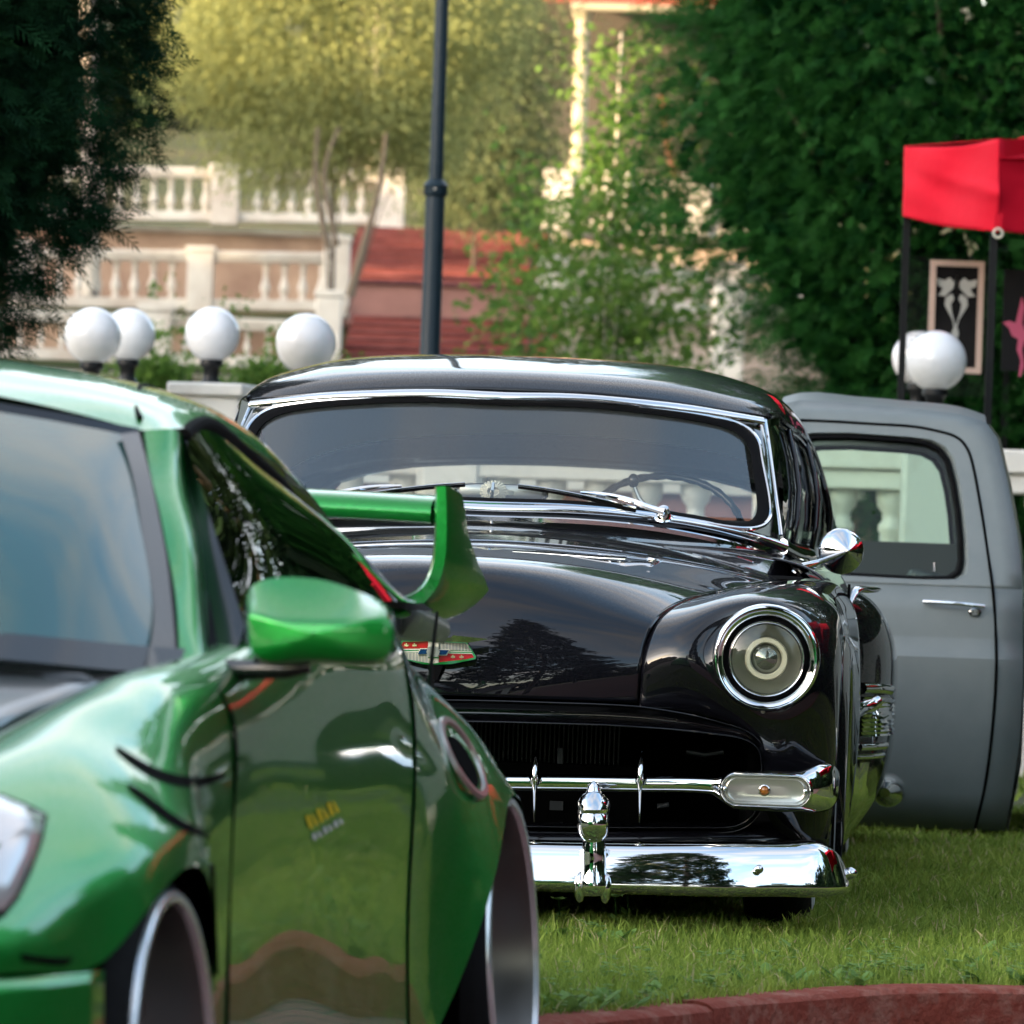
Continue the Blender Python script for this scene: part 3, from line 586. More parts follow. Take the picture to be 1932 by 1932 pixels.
# wire net, pictures
net = thing('wire_net', 'dark wire grid hung between the tent posts behind the framed picture', 'net', tuple(T(1712, 770, 25.3)*(1, 1, 0))); n_ = np.array(net.location); mb = MB()
xa, xb = (T(1715, 600, 25.3)-n_)[0], (T(1868, 600, 25.3)-n_)[0]; za, zb_ = (T(1790, 745, 25.3))[2], T(1790, 486, 25.3)[2]
for i in range(24): x = xa+(xb-xa)*i/23; mb.box((x, 0, (za+zb_)/2), (.0022, .0022, zb_-za))
for i in range(34): z = za+(zb_-za)*i/33; mb.box(((xa+xb)/2, .003, z), (xb-xa, .0022, .0022))
tag(mb.build('net_wires', M['iron'], net, 0), kind='stuff')
Yp = 25.2
pc_ = T(1803, 598, Yp); pic = thing('framed_picture', 'tall picture in a pale pinkish frame with a white symmetrical ornament on black', 'picture', tuple(pc_)); k_ = Yp/F
def px(x, y, d=0): return (x*k_, -d, -y*k_)
def ppoly(pts, d, th, nm, m, par): return MB().prism([px(x, y, d) for x, y in pts], (0, th, 0)).build(nm, m, par, 20)
W_, H_ = 51, 106
ppoly([(-W_+5,-H_+5),(W_-5,-H_+5),(W_-5,H_-5),(-W_+5,H_-5)], .004, .02, 'picture_board', mat('picture_print', (.004, .004, .005), .6, spec=.1, noise=(1.2, (.02, .018, .018), .4, .7)), pic)
for r_ in ([(-W_,-H_),(W_,-H_),(W_,-H_+11),(-W_,-H_+11)], [(-W_,H_-11),(W_,H_-11),(W_,H_),(-W_,H_)], [(-W_,-H_+11.3),(-W_+11,-H_+11.3),(-W_+11,H_-11.3),(-W_,H_-11.3)], [(W_-11,-H_+11.3),(W_,-H_+11.3),(W_,H_-11.3),(W_-11,H_-11.3)]): ppoly(r_, .02, .03, 'frame_bar', M['frame'], pic)
orn = [[(0,-80),(3,-60),(0,-52),(-3,-60)], [(4,-66),(14,-74),(22,-68),(38,-72),(36,-58),(26,-54),(30,-46),(36,-40),(22,-38),(12,-48),(6,-54)], [(8,-44),(20,-36),(22,-22),(14,-8),(6,6),(3,20),(7,30),(2,52),(0,56),(0,18),(8,-10),(10,-24),(4,-34)]]
for s in (1, -1):
    for q_ in orn: ppoly([(s*x, y) for x, y in q_], .007, .002, 'ornament', M['ornw'], pic)
pc2 = T(1925, 640, 25.0); pic2 = thing('picture_board', 'black display board with a pink ornament at the right edge under the tent', 'picture', tuple(pc2))
ppoly([(-34,-130),(120,-130),(120,60),(-34,60)], 0, .02, 'board', M['board'], pic2)
for q_ in ([(0,-80),(6,-60),(2,-30),(10,-10),(4,20),(8,50),(3,70),(-1,70),(2,40),(-6,20),(-4,0),(-16,-6),(-22,-20),(-34,-30),(-22,-34),(-10,-30),(-4,-60)], [(8,-70),(30,-40),(20,-10),(36,10),(14,30),(8,0)]): ppoly(q_, .004, .003, 'ornament', M['ornp'], pic2)
# ================================================================== trees
def rot_frames(n, g):
    d = norm(g.normal(size=(n, 3))); a = norm(g.normal(size=(n, 3))); s = norm(np.cross(d, a)); return d, s
def leaves(pts, size, wr, g, droop=0.0, outward=None, flat=.0):
    n = len(pts); d, s = rot_frames(n, g)
    if outward is not None: d = norm(d*.7+outward*.8)
    d = norm(d+np.array([0, 0, -droop])); s = norm(np.cross(d, norm(g.normal(size=(n, 3))))); ln = size*g.uniform(.6, 1.3, n)[:, None]; w_ = ln*wr
    V = np.zeros((n, 4, 3)); V[:, 0] = pts; V[:, 1] = pts+d*ln*.5+s*w_; V[:, 2] = pts+d*ln; V[:, 3] = pts+d*ln*.5-s*w_
    return V.reshape(-1, 3), np.arange(n*4).reshape(n, 4)
frT = []   # flat scale-leaf spray
for k in range(4):
    y = .20*k; 
    for s in (-1, 1):
        ln = (.50-.08*k); dx = s*.72; frT.append([(0, y), (dx*ln*.5-.018*s, y+ln*.36+.016), (dx*ln, y+ln*.72), (dx*ln*.5+.018*s, y+ln*.36-.02)])
frT.append([(-.02, 0), (.02, 0), (.015, .7), (-.015, .7)]); frT.append([(0, .6), (.03, .78), (0, 1.0), (-.03, .78)])
frT = np.array(frT)
def fronds(pts, size, g, outward, droop=.3):
    n = len(pts); d = norm(outward*.9+g.normal(size=(n, 3))*.55+np.array([0, 0, .15-droop*g.random()])); s = norm(np.cross(d, norm(g.normal(size=(n, 3))+np.array([0, 0, .6])))); nr = np.cross(d, s)
    sz = size*g.uniform(.6, 1.35, n); k = frT.shape[0]; V = pts[:, None, None, :]+sz[:, None, None, None]*(frT[None, :, :, :1]*s[:, None, None, :]+frT[None, :, :, 1:]*d[:, None, None, :]-(frT[None, :, :, 1:]**2)*.25*np.array([0, 0, 1])+np.abs(frT[None, :, :, :1])*nr[:, None, None, :]*.12)
    return V.reshape(-1, 3), np.arange(n*k*4).reshape(n*k, 4)
def trunk(t, path, r0, r1, m, nm='trunk'):
    P = curve(path, 4) if len(path) > 2 else np.array(path); return MB().tube(P, np.linspace(r0, r1, len(P)), 10).build(nm, m, t, 60)
def tree(label, loc, surf, n_cl, per, size, wr, m, bark, cat='tree', name='tree', clump=.25, inner=.45, tone0=.1, tone1=.8, seed=0, frond=False, droop=.2, group=None, h=3, tr=.12, limbs=5, trunkpath=None, lit_inner=True):
    """surf(g,n) -> points on the crown's outer surface and outward directions (world space)"""
    g = np.random.default_rng(seed); t = thing(name, label, cat, loc, 0, group); L0 = np.array(loc)
    c, o = surf(g, n_cl); dep = g.random(n_cl)**2*inner; cen = L0*(1, 1, 0)+np.array([0, 0, c[:, 2].mean()]); c = c-o*dep[:, None]
    tc_ = g.uniform(0, 1, n_cl)
    P = np.repeat(c, per, 0)+g.normal(size=(n_cl*per, 3))*clump*np.array([1, 1, .75])+np.repeat(o, per, 0)*0; O = np.repeat(o, per, 0)
    tn = tone0+(tone1-tone0)*np.clip(.55*np.repeat(tc_, per)+.45*g.random(len(P)), 0, 1)
    if frond: V, Q = fronds(P-L0, size, g, O, droop); k = 4*frT.shape[0]
    else: V, Q = leaves(P-L0, size, wr, g, droop, O); k = 4
    tn = np.repeat(tn, k)
    if frond:   # inner filler leaves, darkest tone painting in the shade inside the crown
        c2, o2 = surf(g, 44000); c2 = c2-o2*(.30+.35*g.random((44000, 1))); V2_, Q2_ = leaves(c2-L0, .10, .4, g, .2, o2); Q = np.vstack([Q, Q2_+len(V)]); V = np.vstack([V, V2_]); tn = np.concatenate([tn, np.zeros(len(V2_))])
    tag(np_mesh('crown', V, Q, m, t, tn))
    trunk(t, trunkpath or [(0, 0, -.1), (.03, .02, h*.4), (-.02, 0, h)], tr, tr*.3, bark)
    for i in range(limbs):
        j = int(g.integers(n_cl)); e = c[j]-L0; s0 = np.array([0, 0, h*g.uniform(.2, .8)]); trunk(t, [s0, s0*.5+e*.5+(0, 0, .05), e], tr*.3, tr*.08, bark, 'limb')
    return t
def ellip(cx, cy, cz, rx, ry, rz, lump=.18):
    def f(g, n):
        d = norm(g.normal(size=(n, 3))); w_ = 1+lump*np.sin(d[:, 0]*5+cx)*np.cos(d[:, 2]*6+cy)+lump*.5*g.normal(size=n)
        return np.array([cx, cy, cz])+d*w_[:, None]*np.array([rx, ry, rz]), d
    return f
def prof_surf(cx, cy, zs, rs, lump=.10, front=False):
    def f(g, n):
        z = g.uniform(zs[0], zs[-1], n*3); r = np.interp(z, zs, rs); keep = g.random(n*3) < r/max(rs); z = z[keep][:n]; r = r[keep][:n]
        while len(z) < n: z = np.concatenate([z, z])[:n]; r = np.concatenate([r, r])[:n]
        a = (g.uniform(0, 2*math.pi, n) if not front else g.uniform(math.pi-.35, 2*math.pi+.35, n)); r = r*(1+lump*np.sin(a*4+z*3)+lump*g.normal(size=n)*.8)
        return np.stack([cx+r*np.cos(a), cy+r*np.sin(a), z], 1), np.stack([np.cos(a), np.sin(a), 0*a+.1], 1)
    return f
M['thuja'] = leafmat('thuja_leaf', (.004, .036, .009), (.036, .145, .024), (.24, .20, .03), .25, .6)
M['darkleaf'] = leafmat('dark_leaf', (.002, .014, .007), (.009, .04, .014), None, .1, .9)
M['willow'] = leafmat('willow_leaf', (.13, .15, .065), (.35, .36, .13), None, .4, .6)
M['olive'] = leafmat('olive_leaf', (.07, .10, .04), (.17, .19, .09), None, .4, .6)
M['young'] = leafmat('young_leaf', (.045, .12, .022), (.17, .26, .05), None, .4, .5)
M['forest'] = leafmat('forest_leaf', (.003, .009, .004), (.014, .026, .010), None, .1, .7)  # near-black leaf colour painting in the shade of the far wood
M['spruce'] = leafmat('spruce_leaf', (.004, .012, .006), (.015, .035, .014), None, .1, .6)
tl = lambda z: np.interp(z, [.9, 1.2, 1.6, 2.0, 2.4, 2.9, 3.6, 4.6], [1.62, 1.46, 1.36, 1.21, .98, .76, .66, .85])
zs = list(np.linspace(.9, 4.8, 14)); zh_ = zs+[6.5, 8.5]
tree('large dense green thuja behind the truck, reaching over the red tent', (2.3, 28.3, 0), prof_surf(2.3, 28.3, zh_, [2.3-float(tl(z)) for z in zs]+[1.2, .3], .07, True), 7600, 8, .10, .3, M['thuja'], M['bark'], 'tree', 'thuja', .10, .5, .0, .78, 21, True, .5, 'thujas behind the tent', 4.5, .14, 8)
tree('second dense green thuja at the right edge behind the red tent', (4.0, 28.8, 0), prof_surf(4.0, 28.8, zh_, [1.55]*10+[1.5, 1.5, 1.4, 1.4, 1.0, .3], .07, True), 1200, 6, .13, .3, M['thuja'], M['bark'], 'tree', 'thuja', .10, .5, .0, .75, 22, True, .5, 'thujas behind the tent', 4.5, .14, 8)
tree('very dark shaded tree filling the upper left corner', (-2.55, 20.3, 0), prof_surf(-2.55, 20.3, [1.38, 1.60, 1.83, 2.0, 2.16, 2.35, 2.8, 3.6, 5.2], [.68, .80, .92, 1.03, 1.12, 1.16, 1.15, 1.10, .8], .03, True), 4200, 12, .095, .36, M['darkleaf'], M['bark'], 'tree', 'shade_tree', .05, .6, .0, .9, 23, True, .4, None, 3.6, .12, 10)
wl_ = wpt(640, 60, 62)
tree('airy yellow-green willow lit by the sun above the top balustrade', (wl_.x, 62, 2.2), ellip(wl_.x, 62, wl_.z, 1.72, 1.5, 1.62), 1500, 46, .075, .17, M['willow'], M['bark'], 'tree', 'willow', .19, .6, .0, 1, 24, False, .6, 'willows on the slope', 3.2, .035, 4)
w2 = wpt(900, 170, 70)
tree('duller grey-green willow right of the sunny one, behind the pole', (w2.x, 70, 3.4), ellip(w2.x, 70, w2.z, .95, 1.3, 1.5), 800, 36, .09, .18, M['olive'], M['bark'], 'tree', 'willow', .22, .7, .0, 1, 25, False, .5, 'willows on the slope', 3.0, .04, 4)
for i, pth_ in enumerate(([(620, 470), (604, 400), (596, 330), (600, 240)], [(636, 465), (622, 400), (612, 330), (640, 240)], [(660, 560), (690, 450), (712, 370), (728, 250)])):
    P = [np.array(wpt(u, v, 60.5)) for u, v in pth_]; t = thing('tree_trunk', ['thin upright willow stem, leftmost of the pair at the top balustrade', 'thin upright willow stem, right one of the pair at the top balustrade', 'leaning dark willow trunk in front of the red steps'][i], 'trunk', tuple(P[0])); trunk(t, [p-P[0] for p in P], (.035, .03, .05)[i], .02, M['stem'], 'stem')
# young tree
yt = wpt(1150, 560, 45); zt = lambda v: wpt(1150, v, 45).z
tree('slender young tree with loose green leaves in front of the right terraces', (yt.x, 45, .2), prof_surf(yt.x+.05, 45, [zt(730), zt(650), zt(560), zt(450), zt(380), zt(300), zt(200), zt(90), zt(50)], [.65, .80, .78, .62, .50, .34, .20, .08, .03], .18), 200, 30, .075, .36, M['young'], M['birch'], 'tree', 'young_tree', .13, .9, .0, .8, 26, False, .2, None, 4.0, .03, 16, [(0, 0, 0), (-.03, 0, 1.5), (.0, 0, 3), (.02, 0, zt(60)-.2)])
b2 = wpt(1000, 520, 50)
tree('green leafy sapling leaning over the right side of the red steps', (b2.x, 50, .5), prof_surf(b2.x, 50, [1.9, 2.3, 3.0, 3.7, 4.4], [.2, .3, .4, .34, .1], .2), 50, 26, .085, .34, M['young'], M['bark'], 'tree', 'young_tree', .16, .9, .0, .55, 27, False, .2, None, 3.6, .03, 8)
lt = thing('tree_trunk', 'bare reddish leaning trunk sunlit between the young tree and the thuja', 'trunk', tuple(wpt(1278, 340, 66)))
trunk(lt, [np.zeros(3), np.array(wpt(1262, 280, 66))-np.array(lt.location), np.array(wpt(1248, 180, 66))-np.array(lt.location)], .055, .04, M['barkr'], 'stem')
bt_ = thing('birch_trunk', 'pale birch trunk lit by the sun at the upper left behind the dark tree', 'trunk', tuple(wpt(172, 560, 64)))
trunk(bt_, [np.zeros(3), np.array(wpt(168, 200, 64))-np.array(bt_.location), np.array(wpt(165, -80, 64))-np.array(bt_.location)], .10, .08, M['birch'], 'stem')
for i, (u, v, Y, r, lab, mm) in enumerate(((960, 395, 77, .8, 'rounded dark bush above the upper flight of steps', 'olive'), (860, 380, 78, .55, 'small olive bush behind the street pole at the top of the steps', 'olive'), (505, 722, 40, .12, 'low green shrub between the globe lamps', 'young'), (300, 712, 41, .10, 'small green plant left of the lamp on the white pillar', 'young'))):
    c = wpt(u, v, Y); tree(lab, (c.x, Y, c.z-r), ellip(c.x, Y, c.z, r, r*.8, r), int(60+140*r), 24, .045+.06*r, .3, M[mm], M['bark'], 'bush', 'shrub', .06+.12*r, .8, .0, .7, 40+i, False, .1, 'shrubs on the slope', r, .015, 3)
def wood(name, label, boxes, n, size, m, seed, kind='stuff'):
    g = np.random.default_rng(seed); V_, Q_, T_ = [], [], []; k = 0
    for (x0, x1, y0, y1, z0, z1f) in boxes:
        x = g.uniform(x0, x1, n); y = g.uniform(y0, y1, n); zt_ = z1f(x, y); z = z0+(zt_-z0)*g.random(n); V, Q = leaves(np.stack([x, y, z], 1), size, .35, g, .2); V_.append(V); Q_.append(Q+k); k += len(V)
        T_.append(np.repeat(np.clip(.5+.3*np.sin(x*.9+z)+g.normal(0, .2, n), 0, 1), 4))
    return tag(np_mesh(name, np.vstack(V_), np.vstack(Q_), m, None, np.concatenate(T_)), label, 'wood', None, kind)
wood('far_wood', 'woodland closing the top of the slope, its shade put into a near-black leaf colour', [(-22, 22, 92, 97, 6, lambda x, y: 21+1.5*np.sin(x*.8)+np.sin(x*2.1))], 42000, .55, M['forest'], 5)
wood('shade_belt', 'unseen dense belt of trees added along the left to shade the cars from the sun', [(-44, -38, -45, 62, 0, lambda x, y: 11.0+.6*np.sin(y*.5)+.4*np.sin(y*1.3+1))], 60000, 1.0, M['spruce'], 6)  # unseen trees added to keep the low sun off the cars
wood('right_wood', 'dense belt of trees along the right side, outside the view', [(13, 18, -14, 60, 0, lambda x, y: 6.8+1.0*np.sin(y*.6)+.8*np.sin(y*1.7+1))], 45000, .7, M['spruce'], 8)
wood('distant_wood', 'distant woodland behind the photographer', [(-120, 120, -130, -120, 0, lambda x, y: 9+2.5*np.sin(x*.13)+1.5*np.sin(x*.41)), (95, 105, -120, 60, 0, lambda x, y: 10+2*np.sin(y*.2))], 16000, 2.2, M['spruce'], 7)
for i, (x, y, rz_) in enumerate(((5.0, 14.6, .1), (5.3, 17.9, -.1))):
    tt = thing('party_tent', ['red market tent out of view to the right of the black car', 'red market tent out of view to the right of the grey truck'][i], 'tent', (x, y, 0), rz_, 'red tents out of view')
    for a in (-1, 1):
        for b in (-1, 1): MB().box((a*1.4, b*1.4, 1.1), (.04, .04, 2.2)).build('post', M['iron'], tt, 0)
    q = [(-1.45, -1.45), (1.45, -1.45), (1.45, 1.45), (-1.45, 1.45), (-1.45, -1.45)]
    MB().grid(np.array([[(x_, y_, z_) for x_, y_ in q] for z_ in (1.95, 2.3)]+[[(x_*.5, y_*.5, 2.65) for x_, y_ in q], [(0, 0, 2.95)]*5])).build('canopy', M['red'], tt, 20, solid=.004)
for i, (x, y, h, r) in enumerate(((2.0, -3.2, 22, 3.2), (6.4, -14, 10, 2.2), (-9, -34, 13, 2.6), (14, -24, 11, 2.6), (9.0, 22, 13, 2.6), (6.6, 27, 14, 2.8), (10, 12, 11, 2.2))):
    zz = list(np.linspace(2.6 if i == 0 else .8, h, 8)); tree(['nearest tall spruce behind the photographer', 'second tall spruce behind the photographer', 'spruce far to the left behind the photographer', 'spruce far to the right behind the photographer', 'nearest spruce to the right of the cars', 'middle spruce to the right of the cars', 'farthest spruce to the right of the cars'][i], (x, y, 0), prof_surf(x, y, zz, [r*(1-k/7.6) for k in range(8)], .16), 700 if i else 1100, 16, .38, .25, M['spruce'], M['bark'], 'tree', 'spruce', .22, .9, 0, 1, 60+i, False, .5, 'spruces out of view', h*.9, .15, 3)
hs = thing('house', 'long low house with a dark pitched roof far behind the photographer', 'building', (-6, -62, -.17))
MB().box((0, 0, 1.6), (22, 8, 3.2)).build('wall', M['plaster'], hs, 20); MB().prism([(-11.6, -4.8, 3.2), (-11.6, 4.8, 3.2), (-11.6, 0, 5.6)], (23.2, 0, 0)).build('roof', mat('slate', (.05, .045, .045), .7), hs, 20)
for i in range(6): MB().box((-9+i*3.6, 4.02, 1.7), (1.2, .08, 1.3)).build('window', M['gloss'], hs, 20)
# ================================================================== black lowered car
p0 = wpt(819, 1228, 12.8); BF = Frame(p0.x, 12.8, 0, .07); B = BF.y; BX = BF.x
car = thing('vintage_car', 'glossy black lowered vintage coupe with chrome bumper and red crest badge, parked on the grass', 'car', (p0.x, 12.8, 0), -.07)
# ---- hood
S = np.array([B(1202, 1327, .055), B(1209, 1261, .05), B(1216, 1218, .068), B(1233, 1180, .105), B(1261, 1152, .195), B(1320, 1126, .425), B(1367, 1116, .705), B(1431, 1104, 1.0), B(1488, 1097, 1.36)])
cz = lambda v, y: np.array([0, y, B(835, v, y)[2]])
Cn = np.array([cz(1311, -.012), cz(1262, -.007), cz(1205, .010), cz(1140, .045), cz(1094, .085), cz(1060, .16), cz(1036, .42), cz(1015, .90), cz(996, 1.38)])
rows = []
for c, s_ in zip(Cn, S):
    r = []
    for t in (0, .18, .38, .58, .77, .9, 1.0):
        q = c*(1-t)+s_*t; q[0] = s_[0]*t
        q[2] = s_[2]+(c[2]-s_[2])*(1-t**2.3); q[1] = c[1]+(s_[1]-c[1])*t**2
        r.append(q)
    rows.append(r)
hood = MB().grid(patch(mirror_cols(rows), 8, 5)).build('hood', M['black'], car, 60, solid=.004)
# ---- front fenders
FL = [
 [(1206,1337,.057),(1211,1261,.05),(1219,1218,.068),(1236,1181,.105),(1264,1152,.195),(1322,1127,.425),(1370,1116,.705),(1434,1104,1.0),(1491,1097,1.36)],
 [(1285,1343,.065),(1280,1270,.025),(1282,1213,.03),(1290,1170,.08),(1312,1141,.18),(1362,1119,.42),(1402,1109,.70),(1456,1100,1.0),(1508,1094,1.36)],
 [(1372,1364,.07),(1356,1280,.03),(1352,1208,.045),(1357,1156,.06),(1372,1127,.15),(1408,1110,.40),(1440,1103,.70),(1484,1097,1.0),(1530,1093,1.36)],
 [(1428,1408,.09),(1440,1310,.07),(1446,1220,.10),(1446,1153,.055),(1452,1123,.13),(1465,1106,.40),(1484,1101,.70),(1517,1097,1.0),(1555,1096,1.36)],
 [(1440,1500,.13),(1505,1340,.07),(1521,1240,.085),(1519,1170,.10),(1518,1137,.19),(1521,1114,.42),(1530,1107,.70),(1551,1104,1.0),(1582,1105,1.36)],
 [(1462,1560,.15),(1548,1370,.12),(1561,1262,.13),(1558,1192,.17),(1555,1155,.26),(1557,1133,.45),(1563,1128,.72),(1578,1128,1.0),(1602,1130,1.36)],
 [(1515,1592,.17),(1570,1430,.18),(1579,1300,.2),(1579,1222,.24),(1578,1182,.33),(1581,1160,.48),(1586,1157,.74),(1597,1160,1.0),(1615,1166,1.36)],
 [(1562,1596,.21),(1577,1470,.25),(1584,1340,.27),(1587,1258,.31),(1588,1218,.40),(1592,1199,.54),(1596,1199,.78),(1604,1204,1.02),(1620,1212,1.36)]]
FP = np.array([[B(*p) for p in ln] for ln in FL])
def fender(P):
    t = thing_part = None
    G = patch(P, 5, 8); return G
fr = MB().grid(patch(FP, 6, 8)).build('front_fender', M['black'], car, 60, solid=.004)
MB().grid(patch(mx_(FP), 6, 8)).build('front_fender', M['black'], car, 60, solid=.004)
# fender side with the wheel arch
top = FP[7][1:]
yy = [.30, .36, .44, .56, .78, 1.02, 1.14, 1.36]; zb = [.10, .20, .40, .52, .575, .47, .30, .12]
bot = np.array([(.895, a, b) for a, b in zip(yy, zb)])
mid = [top*(1-t)+bot*t+np.array([(.02*math.sin(t*math.pi), 0, 0)]) for t in (0, .25, .5, .75, 1)]
for P in (np.array(mid), mx_(mid)): MB().grid(patch(P, 4, 6)).build('fender_side', M['black'], car, 60, solid=.004)
# ---- doors and rear fenders
dr = []
for y, xo in ((1.37, 0), (1.75, .01), (2.15, .015), (2.5, .02)):
    z0 = .845+.02*(y-1.37)
    dr.append([(.70+(y-1.37)*.05, y, z0+.012), (.76+xo, y, z0), (.83+xo, y, z0-.035), (.875+xo, y, .74), (.90+xo, y, .62), (.905+xo, y, .42), (.895+xo, y, .2), (.87, y, .10)])
rf = []
for y, k, z1 in ((2.50, .0, .80), (2.62, .45, .80), (2.85, .85, .79), (3.2, 1.0, .765), (3.7, 1.0, .74), (4.2, .9, .69), (4.6, .5, .60), (4.75, .2, .5)):
    e = .10*k
    rf.append([(.74, y, z1+.05), (.80+e*.4, y, z1+.015*k), (.87+e*.8, y, z1-.03), (.905+e, y, z1-.12), (.915+e, y, z1-.26), (.915+e*.98, y, .40), (.90+e*.7, y, .22), (.86+e*.2, y, .09)])
for sg in (1, -1):
    f = (lambda P: np.array(P)) if sg > 0 else mx_
    MB().grid(patch(f(dr), 4, 6)).build('door', M['black'], car, 60, solid=.004)
    MB().grid(patch(f(rf), 6, 6)).build('rear_fender', M['black'], car, 60, solid=.004)
    MB().tube(f([(.897, 1.372, z) for z in np.linspace(.15, .8, 8)]), .0035, 6).build('door_gap', M['dark'], car)
# trunk, deck and lower closing body
tk = []
for y, z, x in ((3.85, .93, .74), (4.2, .92, .74), (4.6, .86, .72), (4.9, .72, .70), (5.0, .45, .70), (4.98, .15, .70)):
    tk.append([(0, y, z), (x*.4, y, z-.005), (x*.75, y, z-.03), (x, y, z-.08), (x+.08, y-.03, z-.14)])
MB().grid(patch(mirror_cols(tk), 5, 4)).build('trunk', M['black'], car, 60)
MB().box((0, 2.9, .16), (1.6, 3.9, .05)).box((0, 1.1, .5), (1.3, .04, .55)).box((0, .75, .27), (.9, .9, .2)).build('underbody', M['dark'], car)
# ---- cowl between hood, glass and doors
cw = []
hb = patch(mirror_cols(rows), 1, 1)[-1]; hb = hb[len(hb)//2:]
cwr = [[], [], []]
for i, p in enumerate(hb):
    t = i/(len(hb)-1)
    cwr[0].append(p+(0, .006, -.001)); a = np.array((p[0]*.97, 1.52+.22*t**2.2, .935-.055*t**1.8)); cwr[1].append(p*.45+a*.55+(0, 0, .002)); cwr[2].append(a)
MB().grid(patch(mirror_cols(cwr), 4, 4)).build('cowl', M['black'], car, 60)
# ---- windscreen
def wy(x, z): return 1.50+1.35*(z-.975)+.17*(abs(x)/.65)**2.6
def WP(u, v, off=0.0):
    y = 1.7
    for _ in range(12): p = B(u, v, y); y = wy(p[0], p[2])+off
    return B(u, v, y)
def half(pts, off=0.0):
    H = [WP(u, v, off) for u, v in pts]; return H
def loop(pts, off=0.0, n=4):
    H = np.array(half(pts, off)); H[0][0] = 0; H[-1][0] = 0
    Q = H[-2:0:-1].copy(); Q[:, 0] *= -1
    return curve_c(np.vstack([H, Q]), n)
gl = [(951,765),(1057,767),(1150,773),(1222,781),(1300,792),(1350,802),(1382,813),(1405,831),(1416,857),(1423,905),(1428,950),(1425,972),(1410,984),(1380,984),(1320,973),(1264,964),(1150,950),(1057,943),(951,940)]
tr = [(951,754),(1057,756),(1150,761),(1222,769),(1300,779),(1360,790),(1402,803),(1427,825),(1437,857),(1446,905),(1454,955),(1452,978),(1434,994),(1395,997),(1320,985),(1264,975),(1150,961),(1057,954),(951,951)]
A_, T_ = loop(gl, .0), loop(tr, -.004)
MB().grid(np.array([A_+(0, .03, 0), A_, (A_+T_)/2+(0, -.008, 0), T_, T_+(0, .04, 0)]), cv=True).build('windscreen_seal', M['rubber'], car, 60)
MB().tube(T_+(0, -.004, 0), .0055, 8, closed=True).build('windscreen_trim', M['chrome'], car)
gz = []
for z in np.linspace(.955, 1.255, 9): gz.append([(x, wy(x, z)+.012, z) for x in np.linspace(-.655, .655, 21)])
g = np.array(gz)
for i, z in enumerate(np.linspace(.955, 1.255, 9)):
    k = (1-.10*i/8)
    g[i, :, 0] *= k; g[i, :, 1] = [wy(x, z)+.010 for x in g[i, :, 0]]
MB().grid(g).build('windscreen', M['wsglass'], car, 60)
hd = [(951,748.5),(1057,750),(1150,756),(1222,763),(1300,772),(1363,782),(1405,789),(1440,795)]
H = full([(0 if i == 0 else p[0], p[1], p[2]) for i, p in enumerate(half(hd, -.015))])
MB().sweep(curve(H, 3), [(-.008, .0), (-.006, .010), (0, .013), (.006, .010), (.009, .0), (.006, -.012), (-.006, -.012)], (0, -.5, .86)).build('header_trim', M['chrome'], car, 60)
for sg in (1, -1):
    f = (lambda P: np.array(P)) if sg > 0 else mx_
    # pillar
    inn = np.array([WP(u, v) for u, v in ((1420,806),(1432,828),(1441,860),(1450,905),(1458,955),(1460,985),(1455,1003))])
    out = np.array([B(u, v, y) for u, v, y in ((1444,793,2.03),(1449,825,1.97),(1454,860,1.92),(1460,905,1.86),(1466,950,1.80),(1471,985,1.77),(1474,1010,1.75))])
    mid_ = (inn+out)/2+(0, -.014, 0); back = out+(.006, .07, 0)
    MB().grid(patch(f(np.array([inn, mid_, out, back])), 3, 3)).build('windscreen_pillar', M['dchrome'], car, 60)
    MB().tube(curve(f(out+(0, -.008, 0)), 3), .0045, 8).build('pillar_trim', M['chrome'], car)
    # wind deflector on the pillar
    tri = f([B(1447,792,2.02), B(1471,788,2.10), B(1471,850,2.02), B(1466,928,1.87), B(1458,880,1.88)])
    MB().prism(tri, (0, .006, 0)).build('vent_shade', M['satin'] if sg < 0 else M['chrome'], car, 30)
# ---- cowl chrome
cc = full([(0, *B(951, 962, 1.47)[1:]), B(1057,964,1.475), B(1150,969,1.49), B(1264,981,1.52), B(1350,996,1.56), B(1420,1012,1.61), B(1480,1032,1.68)])
MB().sweep(curve(cc, 4), [(.0, .014), (.007, .012), (.011, .006), (.010, .0), (.012, -.004), (.008, -.010), (-.004, -.016), (-.012, -.012), (-.013, .006)], (0, -.25, .97)).build('cowl_trim', M['chrome'], car, 50)
c2 = full([(0, *B(951, 978, 1.44)[1:]), B(1057,981,1.445), B(1150,987,1.46), B(1264,1001,1.49), B(1350,1018,1.53), B(1420,1036,1.59), B(1480,1058,1.66)])
MB().sweep(curve(c2, 4), [(.004, .004), (.006, 0), (.003, -.006), (-.006, -.006), (-.006, .006)], (0, -.25, .97)).build('cowl_trim', M['chrome'], car, 50)
for sg in (1, -1):
    f = (lambda P: np.array(P)) if sg > 0 else mx_
    bt = f([B(1476,1030,1.68), B(1500,1043,1.80), B(1530,1050,2.0), (.74, 2.3, .885), (.77, 2.9, .89), (.79, 3.4, .90)])
    MB().sweep(curve(bt, 6), [(.020, .0), (.013, .012), (-.004, .017), (-.018, .012), (-.022, 0), (-.015, -.008), (.012, -.008)], (0, 0, 1)).build('belt_trim', M['chrome'], car, 50)
